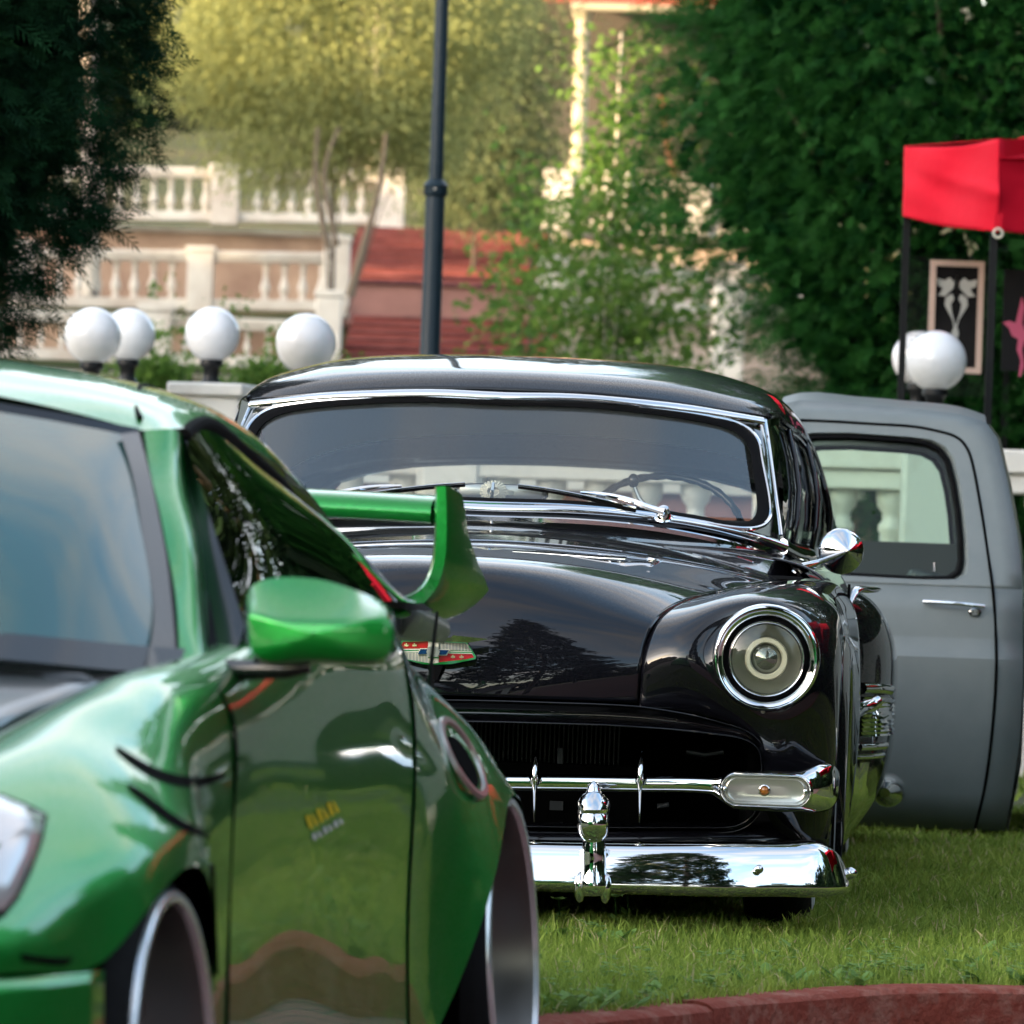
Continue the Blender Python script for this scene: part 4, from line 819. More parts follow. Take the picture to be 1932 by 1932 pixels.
# ---- roof
xs0 = [0,.18,.34,.47,.56,.615,.65,.668]; zh = [1.262,1.260,1.252,1.240,1.230,1.225,1.222,1.219]; yh = [1.885,1.89,1.905,1.93,1.955,1.985,2.015,2.04]
xc = [0,.20,.36,.50,.60,.672,.716,.735]; zc = [1.374,1.372,1.364,1.347,1.320,1.290,1.245,1.195]
def rrow(y, xsc, zo, ze, a, yo=0):
    r = []
    for i in range(8):
        t = i/7
        r.append((((1-a)*xs0[i]+a*xc[i])*xsc, (yh[i]-1.885)*(1-a)+y+yo*t, ((1-a)*zh[i]+a*zc[i])+zo*(1-t)+ze*t))
    return r
rr = [rrow(1.885,1,0,0,0), rrow(1.935,1.0,.016,.006,.12), rrow(2.06,1.0,.01,.004,.45), rrow(2.28,1.0,.006,0,.78), rrow(2.62,1.0,0,0,1), rrow(3.0,1.04,-.012,-.035,1), rrow(3.35,1.08,-.065,-.12,1), rrow(3.6,1.105,-.155,-.20,1), rrow(3.80,1.12,-.25,-.27,1)]
RP = np.array(rr)
MB().grid(patch(mirror_cols(RP), 6, 5)).build('roof', M['black'], car, 60, solid=.006)
hl = mirror_cols(RP[:-1]); hl = hl.copy(); hl[..., 2] -= .022; hl[..., 0] *= .965; hl[0, :, 1] += .02
MB().grid(patch(hl, 3, 3)).build('headliner', M['headliner'], car, 60)
# rear end of the cabin with the window opening
def rearwin(x): return 1.122-.09*(abs(x)/.67)**3 if abs(x) < .70 else .95
q = []
RE = RP[-1]
for i in range(-10, 11):
    x = .80*i/10; xt = x
    zt = np.interp(abs(x), RE[:, 0], RE[:, 2]); q.append([(x, 3.78+.02*abs(i/10), zt+.005), (x*.98, 3.86, max(zt-.02, .95)*.5+.5*max(rearwin(x), .95)) , (x*.96, 3.93, rearwin(x))])
MB().grid(np.array(q)).build('rear_window_surround', M['black'], car, 60, solid=.006)
MB().grid(np.array([[(x, 3.93+.12*(1.12-z)/.2, z) for x in np.linspace(-.70, .70, 9)] for z in (.92, 1.0, 1.06, 1.12)])).build('rear_window', M['clear'], car, 60)
# C pillars and side glass
for sg in (1, -1):
    f = (lambda P: np.array(P)) if sg > 0 else mx_
    rail = curve(f([p[7]+(0, 0, .004) for p in RP]), 5)
    MB().tube(rail, .009, 8).build('drip_rail', M['chrome'] if 0 else M['black'], car)
    e = lambda y: np.array([np.interp(y, RP[:, 7, 1], RP[:, 7, 0]), y, np.interp(y, RP[:, 7, 1], RP[:, 7, 2])])
    b = lambda y: np.array([.70+.05*(y-1.37)/.8, y, .875])
    bx = lambda y: np.array([min(.70+.055*(y-1.37), .80), y, .88])
    def side(y0, y1, yt0, yt1, t0=0.0, t1=1.0, off=0.0, n=5):
        rowsG = []
        for s_ in np.linspace(0, 1, n):
            lo = bx(y0+(y1-y0)*s_); hi = e(yt0+(yt1-yt0)*s_); rowsG.append([lo*(1-t)+hi*t+np.array([.025*math.sin(math.pi*t)+off, 0, 0]) for t in np.linspace(t0, t1, 5)])
        return f(rowsG)
    MB().grid(side(1.80, 2.05, 2.08, 2.24, .03, .94, -.012)).build('quarter_glass', M['sglass'], car, 60)
    MB().grid(side(2.09, 2.72, 2.28, 2.82, .03, .94, -.012)).build('side_glass', M['sglass'], car, 60)
    MB().grid(side(2.84, 3.25, 2.92, 3.22, .03, .94, -.012)).build('side_glass', M['sglass'], car, 60)
    for a_, b_, c_, d_ in ((2.05, 2.09, 2.24, 2.28), (2.72, 2.84, 2.82, 2.92)): MB().grid(side(a_, b_, c_, d_, 0, 1, 0, 3)).build('window_post', M['black'], car, 60, solid=.012)
    MB().grid(side(3.25, 3.93, 3.22, 3.79, 0, 1, .0, 7)).build('rear_pillar', M['black'], car, 60, solid=.01)
    MB().tube([e(y) * (sg, 1, 1)+(0, 0, -.012) for y in np.linspace(2.1, 3.3, 12)], .006, 6).build('window_trim', M['dchrome'], car)
    MB().tube(f([B(1551,962,3.45), B(1560,985,3.42), B(1568,1008,3.40)]), .010, 6).build('pillar_trim', M['chrome'], car)
# ---- interior
it = thing  # interior parts hang directly under the car
MB().box((0, 2.9, .40), (1.5, 2.2, .05)).box((0, 1.72, .62), (1.34, .05, .4)).build('cabin_floor', M['dash'], car)
dk = [[(x, y+.16*(abs(x)/.65)**2.4, z) for x in np.linspace(-.64, .64, 13)] for y, z in ((1.50, .925), (1.62, .945), (1.76, .95), (1.84, .93), (1.86, .85))]
MB().grid(patch(dk, 3, 1)).build('dashboard', M['dash'], car, 60)
for y, z in ((2.65, .80), (3.45, .80)):
    st = [[(x, y+dy-.02*math.cos(x*3), z+dz-.25*max(0, abs(x)/.62-.86)) for x in np.linspace(-.62, .62, 15)] for dy, dz in ((0, -.4), (.02, -.1), (.05, .03), (.11, .07), (.18, .03), (.22, -.3))]
    MB().grid(patch(st, 3, 1)).build('bench_seat', M['seat'], car, 60)
MB().box((0, 3.72, .90), (1.3, .35, .02)).build('parcel_shelf', M['seat'], car)
# steering wheel
c0 = np.array(B(1250, 1003, 2.14)); ex = np.array([1, 0, 0]); ey = norm(np.array([0, .55, .80]))
an = np.linspace(0, 2*math.pi, 61)[:-1]
rimp = np.array([c0+.205*math.cos(a)*ex+.205*math.sin(a)*ey*.86 for a in an])
sw = MB().tube(rimp, .0095+.0014*np.cos(an*30), 8, closed=True).build('steering_wheel', M['gloss'], car, 60)
MB().tube([c0-.2*ex, c0+(0, .03, -.02), c0+.2*ex], .006, 6).tube([c0, c0+(0, -.4, -.25)], .02, 8).build('wheel_spoke', M['gloss'], sw)
MB().tube([B(1222, 962, 2.05), B(1206, 940, 2.06), B(1197, 918, 2.07)], [.008, .006, .005], 8).build('shift_lever', M['satin'], car)
MB().ball(B(1195, 907, 2.07), .015, 12, 8, (1, 1, 1.25)).build('shift_knob', M['gloss'], car)
# chrome mirror standing on the dash
mc = np.array(B(945, 929, 1.66)); a = np.linspace(0, 2*math.pi, 41)[:-1]
rrx = lambda k: np.array([mc+(.112*k*np.sign(math.cos(t))*abs(math.cos(t))**.45, 0, .0205*k*np.sign(math.sin(t))*abs(math.sin(t))**.6) for t in a])
md = MB().grid(np.array([rrx(1.0), rrx(1.06)+(0, .01, 0), rrx(1.0)+(0, .03, 0), rrx(.5)+(0, .035, 0)]), cv=True).build('dash_mirror', M['chrome'], car, 50)
MB().grid(np.array([rrx(.93), rrx(.9)+(0, -.001, 0), rrx(.3)+(0, -.002, 0)]), cv=True).build('mirror_glass', M['satin'], md, 60)
rb = MB()
for i in range(22):
    t = i/22*2*math.pi; rb.tube([mc+(-.018+.014*math.cos(t), -.015, .010*math.sin(t)+.002), mc+(-.018+.034*math.cos(t), -.006, .026*math.sin(t)+.002)], .0036, 6)
rb.build('mirror_boss', M['ivory'], md)
MB().tube([B(931, 912, 1.62), B(929, 926, 1.60), B(928, 943, 1.60)], .0045, 8).build('mirror_stem', M['chrome'], md)
# ---- wipers
def wiper(sgn):
    g_ = (lambda P: np.array(P)) if sgn > 0 else mx_
    pv = np.array(B(1252, 972, 1.49))
    wr = MB().lathe([(0, .024), (.012, .022), (.015, .012), (.018, .0), (.024, -.006)], g_([pv])[0], (0, -.55, .83), 16).build('wiper_pivot', M['chrome'], car, 40)
    arm = g_([B(1254,966,1.46), B(1238,962,1.465), B(1205,950,1.475), B(1178,941,1.50), B(1140,933,1.52), B(1096,929,1.54)])
    MB().tube(curve(arm, 4), np.linspace(.0095, .004, 21), 8).build('wiper_arm', M['chrome'], wr)
    bl = g_([B(978,919,1.56), B(1030,926,1.55), B(1096,938,1.53), B(1150,950,1.51), B(1200,962,1.50)])
    MB().tube(curve(bl, 4), .0045, 6).build('wiper_blade', M['rubber'], wr)
    MB().tube(curve(bl+(0, -.006, .005), 4), .003, 6).build('wiper_spine', M['chrome'], wr)
wiper(1); wiper(-1)
# ---- headlamps
def headlamp(sg):
    c = np.array(B(1446, 1243, .0)); c[0] *= sg; ax = norm((.04*sg, -1, .0))
    k = 1/845.
    b = MB().lathe([(.090, -.02), (.092, .004), (.096, .012), (.100, .020), (.106, .022), (.111, .014), (.1145, -.002), (.117, -.03), (.119, -.06), (.121, -.085)], c, ax, 64).build('headlamp_bezel', M['chrome'], car, 60)
    MB().lathe([(.110, .013), (.1135, .016), (.117, .010), (.119, -.002), (.119, -.06)], c+(0.0, 0, .003), ax, 64).build('headlamp_rim', M['chrome'], b, 60)
    MB().lathe([(.079, .0), (.0885, -.004), (.0915, -.006), (.0925, -.02)], c, ax, 48).build('headlamp_gasket', M['rubber'], b, 60)
    MB().lathe([(.076, .006), (.0795, .012), (.083, .010), (.0845, .002), (.0845, -.01)], c, ax, 48).build('headlamp_ring', M['chrome'], b, 60)
    MB().lathe([(.0, -.055), (.02, -.052), (.05, -.034), (.07, -.012), (.078, -.002)], c, ax, 48).build('reflector', M['reflector'], b, 60)
    MB().lathe([(.034, -.004), (.037, .004), (.045, .004), (.048, -.004), (.045, -.008), (.036, -.008)], c, ax, 48).build('inner_ring', M['ivory'], b, 60)
    MB().lathe([(.0, .008), (.015, .006), (.029, -.002), (.034, -.010)], c, ax, 32).build('projector_lens', M['projector'], b, 60)
    MB().lathe([(.0, .020), (.03, .018), (.055, .0145), (.07, .011), (.077, .008)], c, ax, 48).build('lamp_glass', M['clear'], b, 60)
headlamp(1); headlamp(-1)
pt = B(1440, 1342, .03); MB().ball((pt[0], pt[1]-.02, pt[2]), .005, 10, 6).build('screw', M['satin'], car)
# ---- grille surround
path = [(0, *B(815, 1340, .03)[1:]), B(906,1341,.03), B(1050,1345,.032), B(1206,1352,.04), B(1300,1363,.05), B(1370,1376,.065), B(1415,1391,.08), B(1434,1411,.10), B(1441,1440,.12), B(1439,1480,.14), B(1430,1530,.16), B(1405,1556,.17), B(1340,1566,.17), B(1206,1566,.16), (0, *B(815, 1560, .15)[1:])]
path = np.array(path); pth = curve(path, 5); sc = np.interp(np.linspace(0, 14, len(pth)), [0, 3, 4, 5, 6, 7, 9, 14], [1, .95, .75, .5, .34, .25, .2, .3])
tg = norm(np.gradient(pth, axis=0)); outw = np.cross(tg, (0, -1, 0)); outw = -outw if outw[0][2] < 0 else outw
for sg in (1, -1):
    P_ = pth*(sg, 1, 1); U = outw*(sg, 1, 1)
    MB().sweep(P_, [(.024, .06), (.024, .008), (.016, -.004), (0, -.009), (-.014, -.006), (-.023, .004), (-.024, .03), (-.022, .10)] if sg > 0 else [(.024, -.06), (.024, -.008), (.016, .004), (0, .009), (-.014, .006), (-.023, -.004), (-.024, -.03), (-.022, -.10)], U, sc=sc, cp=False).build('grille_surround', M['black'], car, 60, solid=.003)
# lower valance and cavity
vl = []
for v, y in ((1552, .20), (1562, .16), (1580, .13), (1603, .13), (1640, .20), (1668, .3)):
    vl.append([(0, y, B(830, v-8, y)[2]), (.25, y, B(1030, v, y)[2]), (.5, y+.01, B(1240, v, y)[2]), (.7, y+.03, B(1400, v, y)[2]), (.85, y+.10, B(1530, v-2, y)[2]), (.885, y+.2, B(1560, v, y)[2])])
MB().grid(patch(mirror_cols(vl), 4, 4)).build('lower_valance', M['black'], car, 60, solid=.004)
MB().box((0, .62, .40), (1.7, .02, .5)).box((0, .4, .60), (1.4, .5, .02)).build('cavity_shade_panel', M['dark'], car)  # near-black panels standing in for the shade behind the grille
rd = MB()
for i in range(34): rd.box((.05+i*.0105, .40, .42), (.0035, .01, .10)); rd.box((-.05-i*.0105, .40, .42), (.0035, .01, .10))
tag(rd.build('radiator_fins', M['iron'], car), kind='stuff')
MB().box(B(1057, 1426, .30), (.012, .02, .035)).box(B(1050, 1520, .3), (.03, .02, .02)).build('hood_latch', M['dash'], car)
MB().tube([B(1295,1418,.3), B(1330,1424,.3), B(1365,1418,.3)], .006, 6).tube([B(1240,1522,.3), B(1262,1518,.3)], .006, 6).build('bracket', M['dash'], car)
# ---- grille bar
gp = [(0, *B(815, 1474, .045)[1:]), B(966,1476,.045), B(1100,1477,.045), B(1228,1479,.045), B(1310,1480,.045), B(1345,1482,.042)]
bar = MB(); G = []
ctr = curve(gp, 5)
lampc = [(1345,1482,.042,.021,.021),(1362,1486,.036,.030,.026),(1385,1490,.032,.042,.030),(1440,1492,.032,.045,.032),(1500,1493,.04,.045,.036),(1520,1490,.055,.049,.045),(1545,1486,.085,.055,.055),(1566,1484,.13,.052,.06),(1578,1482,.19,.040,.05),(1584,1480,.25,.030,.03)]
hh = [.019]*len(ctr); dd = [.020]*len(ctr)
cc_ = [tuple(p) for p in ctr[:-1]]; hh = hh[:-1]; dd = dd[:-1]
lc = curve([B(u, v, y) for u, v, y, a, b in lampc], 4); la = curve([[a, b] for *_, a, b in lampc], 4)
C_ = np.vstack([cc_, lc]); hh = np.concatenate([hh, la[:, 0]]); dd = np.concatenate([dd, la[:, 1]])
th = np.linspace(0, 2*math.pi, 25)[:-1]
def barloop(c, h, d, k=1): return [(c[0], c[1]-d*np.sign(math.cos(t))*abs(math.cos(t))**.8, c[2]+h*np.sign(math.sin(t))*abs(math.sin(t))**.75) for t in th]
GG = np.array([barloop(c, h, d) for c, h, d in zip(C_, hh, dd)])
GG = np.concatenate([mx_(GG)[:0:-1], GG])
gb = MB().grid(GG, cv=True).build('grille_bar', M['chrome'], car, 50)
def stadium(c, a, b, y, n=32):
    out = []
    for i in range(n):
        t = i/n*2*math.pi; x = math.cos(t); z = math.sin(t); out.append((c[0]+np.sign(x)*(a-b)*(abs(x) > .02)+b*x, c[1]+y, c[2]+b*z))
    return np.array(out)
for sg in (1, -1):
    c = np.array(B(1445, 1491, .002)); c[0] *= sg
    yo = -.011
    MB().grid(np.array([stadium(c, .105, .0405, .03), stadium(c, .104, .0395, yo), stadium(c, .099, .035, yo-.004), stadium(c, .0955, .032, yo), stadium(c, .094, .030, .02)]), cv=True).build('parking_lamp_rim', M['chrome'], gb, 50)
    ln = MB().grid(np.array([stadium(c, .094, .031, yo+.006), stadium(c, .086, .025, yo+.002), stadium(c, .082, .021, yo+.004), stadium(c, .04, .008, yo+.0035), stadium(c, .001, .0005, yo+.0035)]), cv=True).build('parking_lamp_lens', M['lens'], gb, 30)
    MB().lathe([(0, .008), (.007, .006), (.0095, 0)], c+(-.003, yo+.004, .0), (0, -1, 0), 16).build('lamp_jewel', M['amber'], gb)
    MB().lathe([(.0095, 0), (.0105, .004), (.0125, .003), (.0135, -.003)], c+(-.003, yo+.003, .0), (0, -1, 0), 20).build('jewel_ring', M['chrome'], gb)
    for dx in (-.090, .087): MB().ball(c+(dx, yo, .001), .0055, 10, 6).build('screw', M['chrome'], gb)
for i in range(-2, 3):   # five grille teeth
    x = i*.2335; z = .325
    tz = np.array([(x, .03, B(819+200*i, 1412+2*i, .02)[2]), (x, .0, B(819+200*i, 1440, .0)[2]), (x, -.012, B(819+200*i, 1474, .0)[2]), (x, .0, B(819+200*i, 1500, .0)[2]), (x, .03, B(819+200*i, 1552, .02)[2])])
    MB().tube(curve(tz, 5), [.0015, .003, .004, .005, .006, .0068, .0072, .0074, .0072, .007, .0068, .0062, .0055, .005, .0045, .004, .0036, .0032, .0028, .002, .0012], 12, sq=1.0).build('grille_tooth', M['chrome'], car)
    MB().tube([(x, .005+.04*t, z_) for t, z_ in zip(np.abs(np.linspace(-1, 1, 9)), np.linspace(tz[1][2]-.025, tz[3][2]+.025, 9))], [.004, .009, .012, .0135, .014, .0135, .012, .009, .004], 12).build('tooth_collar', M['chrome'], car)
# ---- front bumper
def bp(u, v1, v2, y): a = B(u, v1, y); b = B(u, v2, y); return [a[0], y, a[2], b[2]]
bs = [[0, -.085, bp(819, 1583, 1671, -.085)[2], bp(819, 1583, 1671, -.085)[3]], bp(1000, 1588, 1680, -.085), bp(1155, 1591, 1686, -.082), bp(1292, 1592, 1690, -.07), bp(1420, 1592, 1692, -.045), bp(1500, 1591, 1692, -.015), bp(1543, 1590, 1693, .004), bp(1563, 1593, 1692, .025), bp(1576, 1598, 1691, .06), bp(1583, 1604, 1690, .12), bp(1587, 1610, 1688, .22), bp(1588, 1616, 1686, .34)]
bc = curve(bs, 5); bc = np.vstack([bc[:0:-1]*(-1, 1, 1, 1), bc])
prof = [(.07, 1.0), (.04, 1.005), (.018, .985), (.006, .93), (-.003, .83), (-.010, .69), (-.016, .53), (-.021, .37), (-.0245, .24), (-.025, .15), (-.018, .07), (-.002, .02), (.025, .0), (.06, .0)]
tx = norm(np.gradient(bc[:, :2], axis=0)); G = []
for (x, y, zt, zbm), t in zip(bc, tx):
    nrm = np.array([t[1], -t[0]]); 
    if nrm[1] > 0.3: nrm = -nrm
    G.append([(x-nrm[0]*o, y-nrm[1]*o, zbm+(zt-zbm)*k) for o, k in prof])
bmp = MB().grid(patch(np.array(G), 1, 3)).build('front_bumper', M['chrome'], car, 60, solid=.004)
MB().ball(B(1432, 1640, -.072), .010, 12, 8, (1, .8, 1)).build('bumper_bolt', M['chrome'], bmp)
MB().ball(B(1604, 1648, .16), .014, 12, 8, (1.2, 1, 1)).build('bumper_bolt', M['chrome'], bmp)
for sg in (1, -1):
    pr = [(1474,.002),(1478,.007),(1486,.0115),(1496,.015),(1507,.021),(1517,.029),(1525,.032),(1533,.030),(1540,.028),(1548,.031),(1558,.031),(1568,.026),(1580,.021),(1600,.023),(1630,.023),(1655,.027),(1675,.030),(1690,.022)]
    P = []; rad = []
    for v, r in pr: q = B(1120, v, -.13); P.append((q[0]*sg, -.125-.02*(r > .03), q[2])); rad.append(r*1.15)
    pp = curve([(*a_, b_) for a_, b_ in zip(P, rad)], 3)
    MB().tube(pp[:, :3], pp[:, 3], 20).build('bumper_guard', M['chrome'], car, 60)
    for dx in (-.030, .026): MB().ball((P[-2][0]+dx, -.13, P[-2][2]), .017, 12, 8, (.8, 1, 2.0)).build('guard_foot', M['chrome'], car, 60)
MB().box((0, -.125, (B(819, 1612, -.12)[2]+B(819, 1690, -.12)[2])/2), (.475, .006, .105)).build('license_plate', M['plate'], car, bev=.002)
# ---- mirror
mcn = np.array(B(1590, 1040, 1.55)); rdm = .0575; axm = norm((.25, -1, .0))
mr = MB().lathe([(0, .052), (.006, .050), (.012, .045), (.03, .026), (.045, .008), (.0545, -.004), (.0575, -.014), (.0565, -.022), (.050, -.025), (.0, -.026)], mcn, axm, 40).build('door_mirror', M['chrome'], car, 50)
tipm = mcn+axm*.05
MB().ball(tipm+(-.0, 0, .001), .008, 12, 8).build('mirror_boss', M['chrome'], mr)
MB().tube([tipm, B(1545,1060,1.50), B(1513,1070,1.47)], [.005, .006, .010], 10).lathe([(.022, -.004), (.018, .004), (.010, .010), (.0, .012)], B(1510, 1074, 1.47), (0, -.3, .95), 20).build('mirror_arm', M['chrome'], mr)
lm = mx_([mcn])[0]; lmo = MB().lathe([(0, .052), (.012, .045), (.03, .026), (.045, .008), (.0545, -.004), (.0575, -.014), (.050, -.025), (.0, -.026)], lm, (-.25, -1, 0), 32).build('door_mirror', M['chrome'], car, 50)
MB().tube([lm+(0, -.05, 0), mx_([B(1513,1070,1.47)])[0]], [.006, .010], 10).build('mirror_arm', M['chrome'], lmo)
MB().tube(curve([B(1482,1052,1.62), B(1496,1068,1.5), B(1508,1085,1.42), B(1514,1100,1.36)], 4), .0045, 6).build('fender_seal', M['rubber'], car)
MB().lathe([(0, .002), (.026, .0), (.028, -.003)], B(1471, 1089, 1.30), (0, -.15, 1), 24, sx=1.0, sy=2.2).build('cowl_vent', M['dark'], car)
# ---- rear fender brightwork
for sg in (1, -1):
    f = (lambda P: np.array(P)) if sg > 0 else mx_
    sp = f([B(1604,1140,2.42), B(1612,1113,2.45), B(1659,1107,2.75), B(1661,1122,2.75), B(1622,1130,2.43)])
    MB().tube(curve(f([B(1603,1142,2.40), B(1612,1118,2.44), B(1630,1112,2.52), B(1660,1111,2.70)]), 4), [.006, .008, .010, .012, .013, .014, .014, .014, .013, .013, .012, .010, .004], 10, sq=.7, up=(0, -.4, .9)).build('fender_crest_trim', M['chrome'], car, 60)
    RFp = patch(np.array(rf), 1, 1)
    def rfs(y, t):   # point of the rear fender's skin
        A = np.array([[np.interp(y, [r[0][1] for r in rf], [r[j][k] for r in rf]) for k in (0, 2)] for j in range(8)])
        jj = t*7; i = min(int(jj), 6); a_ = jj-i; q_ = A[i]*(1-a_)+A[i+1]*a_; return np.array((q_[0], y, q_[1]))
    gs = []
    for zt in np.linspace(.50, .40, 17):
        r = []
        for y in (2.52, 2.56, 2.62, 2.70, 2.80, 2.95):
            lo = None; best = min((abs(rfs(y, t)[2]-zt), t) for t in np.linspace(.3, 1, 60)); p_ = rfs(y, best[1]); p_ = p_+np.array((.010+.004*math.cos((.5-zt)/.0125*2*math.pi), -.012, 0)); r.append(p_)
        gs.append(r)
    gg = MB().grid(f(gs)).build('ribbed_guard', M['chrome'], car, 40)
    for zt, hgt in ((.525, .020), (.375, .014), (.345, .010)):
        r = []
        for y in (2.50, 2.54, 2.60, 2.68, 2.78, 2.90):
            best = min((abs(rfs(y, t)[2]-zt), t) for t in np.linspace(.2, 1, 80)); r.append(rfs(y, best[1])+np.array((.012-max(0, y-2.78)*.25, -.014, 0)))
        MB().tube(curve(f(r), 3), [hgt*.75]*13+[hgt*.6, hgt*.4, hgt*.1], 10, up=(0, 0, 1)).build('guard_cap', M['chrome'], car, 60)
    r = []
    sk = []
    for zt in np.linspace(.335, .10, 8):
        q_ = []
        for y in (2.50, 2.54, 2.60, 2.70, 2.85, 3.0):
            best = min((abs(rfs(y, t)[2]-zt), t) for t in np.linspace(.3, 1, 80)); q_.append(rfs(y+.3*(.335-zt)**1.3, best[1])+np.array((.008, -.010, 0)))
        sk.append(q_)
    MB().grid(f(patch(sk, 2, 2))).build('stone_shield', M['chrome'], car, 60)
    MB().tube(f([B(1613,1350,2.2), B(1617,1340,2.3), B(1640,1332,2.50), B(1659,1322,2.52)]), [.010, .020, .020, .014], 10, up=(0, 0, 1)).build('door_spear', M['chrome'], car, 60)
    MB().tube(curve(f([(.60, 5.05, .19), (.88, 4.98, .19), (.98, 4.8, .19), (1.0, 4.5, .19), (.99, 4.3, .19)]), 4), [.05]*13+[.048, .04, .03, .015], 14, sq=1.0, up=(0, 0, 1)).build('rear_bumper', M['chrome'], car, 60)
# ---- wheels
def wheel(x, y, z, r, wd, name='wheel'):
    s = 1 if x > 0 else -1
    o = thing_empty = bpy.data.objects.new(name, None); COL.objects.link(o); o.parent = car; o.location = (x, y, z)
    MB().lathe([(r*.62, wd/2), (r*.66, wd/2+.004), (r*.90, wd/2), (r*.98, wd/2-.02), (r, wd/2-.04), (r, -wd/2+.04), (r*.98, -wd/2+.02), (r*.62, -wd/2)], (0, 0, 0), (s, 0, 0), 48).build('tyre', M['tyre'], o)
    MB().lathe([(r*.66, wd/2+.006), (r*.72, wd/2+.009), (r*.84, wd/2+.008), (r*.88, wd/2+.003)], (0, 0, 0), (s, 0, 0), 48).build('whitewall', M['whitewall'], o)
    MB().lathe([(0, wd/2+.03), (r*.2, wd/2+.025), (r*.35, wd/2), (r*.6, wd/2+.01), (r*.65, wd/2)], (0, 0, 0), (s, 0, 0), 48).build('hubcap', M['chrome'], o)
for sx in (1, -1): wheel(sx*.755, .78, .33, .335, .17); wheel(sx*.80, 3.70, .33, .335, .17)
# ---- crest badge
K = .1172/853.; cb = np.array(B(819, 1228, -.035))
def E(x, y, d=0.0): return (cb[0]+(x-808)*K+.00, cb[1]-d+.00000022*0+.9*((x-808)*K)**2, cb[2]-(y-430)*K-(x-808)*K*.0)
def rot(pts): # undo the camera roll measured in the picture
    a = R(2.0); out = []
    for x, y in pts: dx, dy = x-808, y-430; out.append((808+dx*math.cos(a)+dy*math.sin(a), 430-dx*math.sin(a)+dy*math.cos(a)))
    return out
def plate(pts, d0, d1, nm, m, par=None):
    P = [E(x, y, d0) for x, y in rot(pts)]; return MB().prism(P, (0, d1, 0)).build(nm, m, par or bdg, 20)
bdg = plate([(165,232),(520,168),(560,205),(800,212),(1080,215),(1135,178),(1695,238),(1360,300),(1340,290),(330,265),(300,262),(290,268)], .030, .035, 'crest_badge', M['chrome'], car)
shield = [(292,262),(330,262),(800,262),(1345,300),(1490,520),(1478,560),(1420,575),(1100,640),(800,655),(620,640),(330,565),(200,500),(180,440)]
plate(shield, .012, .03, 'badge_rim', M['chrome'])
plate([(320,280),(722,275),(722,385),(600,392),(235,395)], .016, .004, 'badge_field', M['red_enamel'])
plate([(1050,465),(1425,475),(1455,535),(1320,565),(895,610),(895,505),(1010,500)], .016, .004, 'badge_field', M['red_enamel'])
plate([(905,285),(1325,305),(1410,425),(1080,420),(1075,400),(905,398)], .0145, .004, 'badge_field', M['satin'])
plate([(235,455),(545,455),(545,492),(715,500),(715,620),(640,610),(360,560),(240,510)], .0145, .004, 'badge_field', M['satin'])
for i in range(9): plate([(938+i*52, 288+i*4), (948+i*52, 289+i*4), (948+i*52, 405+i*3), (938+i*52, 404+i*3)], .018, .004, 'badge_rib', M['ivory'])
for i in range(8): plate([(300+i*52, 458), (311+i*52, 458), (311+i*52, 545+i*10), (300+i*52, 542+i*10)], .018, .004, 'badge_rib', M['ivory'])
plate([(235,398),(600,396),(590,412),(230,414)], .019, .004, 'badge_band', M['ivory']); plate([(232,440),(575,430),(562,448),(235,456)], .019, .004, 'badge_band', M['ivory'])
plate([(1075,428),(1412,434),(1418,446),(1070,444)], .019, .004, 'badge_band', M['ivory']); plate([(1060,458),(1425,466),(1430,478),(1055,470)], .019, .004, 'badge_band', M['ivory'])
plate([(725,280),(893,285),(893,355),(725,355)], .021, .006, 'badge_block', M['ivory']); plate([(722,545),(890,545),(890,620),(800,632),(722,622)], .021, .006, 'badge_block', M['ivory'])
def bow(k, d, nm, m):
    pts = [(722,355),(895,355),(900,400),(1085,402),(1025,500),(893,502),(893,530),(718,530),(714,492),(545,492),(600,385),(720,388)]
    c_ = (810, 442); P = [(c_[0]+(x-c_[0])*k, c_[1]+(y-c_[1])*(k if k == 1 else k*.98)) for x, y in pts]; plate(P, d, .004, nm, m)
bow(1, .025, 'bow_tie_edge', M['ivory'])
plate([(735,366),(882,366),(886,412),(1062,414),(1014,488),(880,490),(880,518),(732,518),(728,480),(565,480),(608,398),(734,400)], .028, .004, 'bow_tie', M['blue_enamel'])
plate([(728,362),(888,362),(918,442),(888,524),(728,524),(704,442)], .031, .004, 'bow_tie_centre', M['satin'])
for x, y in ((370, 335), (502, 335), (1122, 520), (1260, 522)):
    plate([(x-8,y-30),(x+8,y-30),(x+12,y),(x+28,y-12),(x+36,y+8),(x+22,y+24),(x+6,y+14),(x,y+38),(x-6,y+14),(x-22,y+24),(x-36,y+8),(x-28,y-12),(x-12,y)], .019, .004, 'fleur', M['gold'])
plate([(690,655),(960,655),(900,800),(860,900),(790,900),(740,780)], .012, .02, 'badge_tail', M['rubber'])
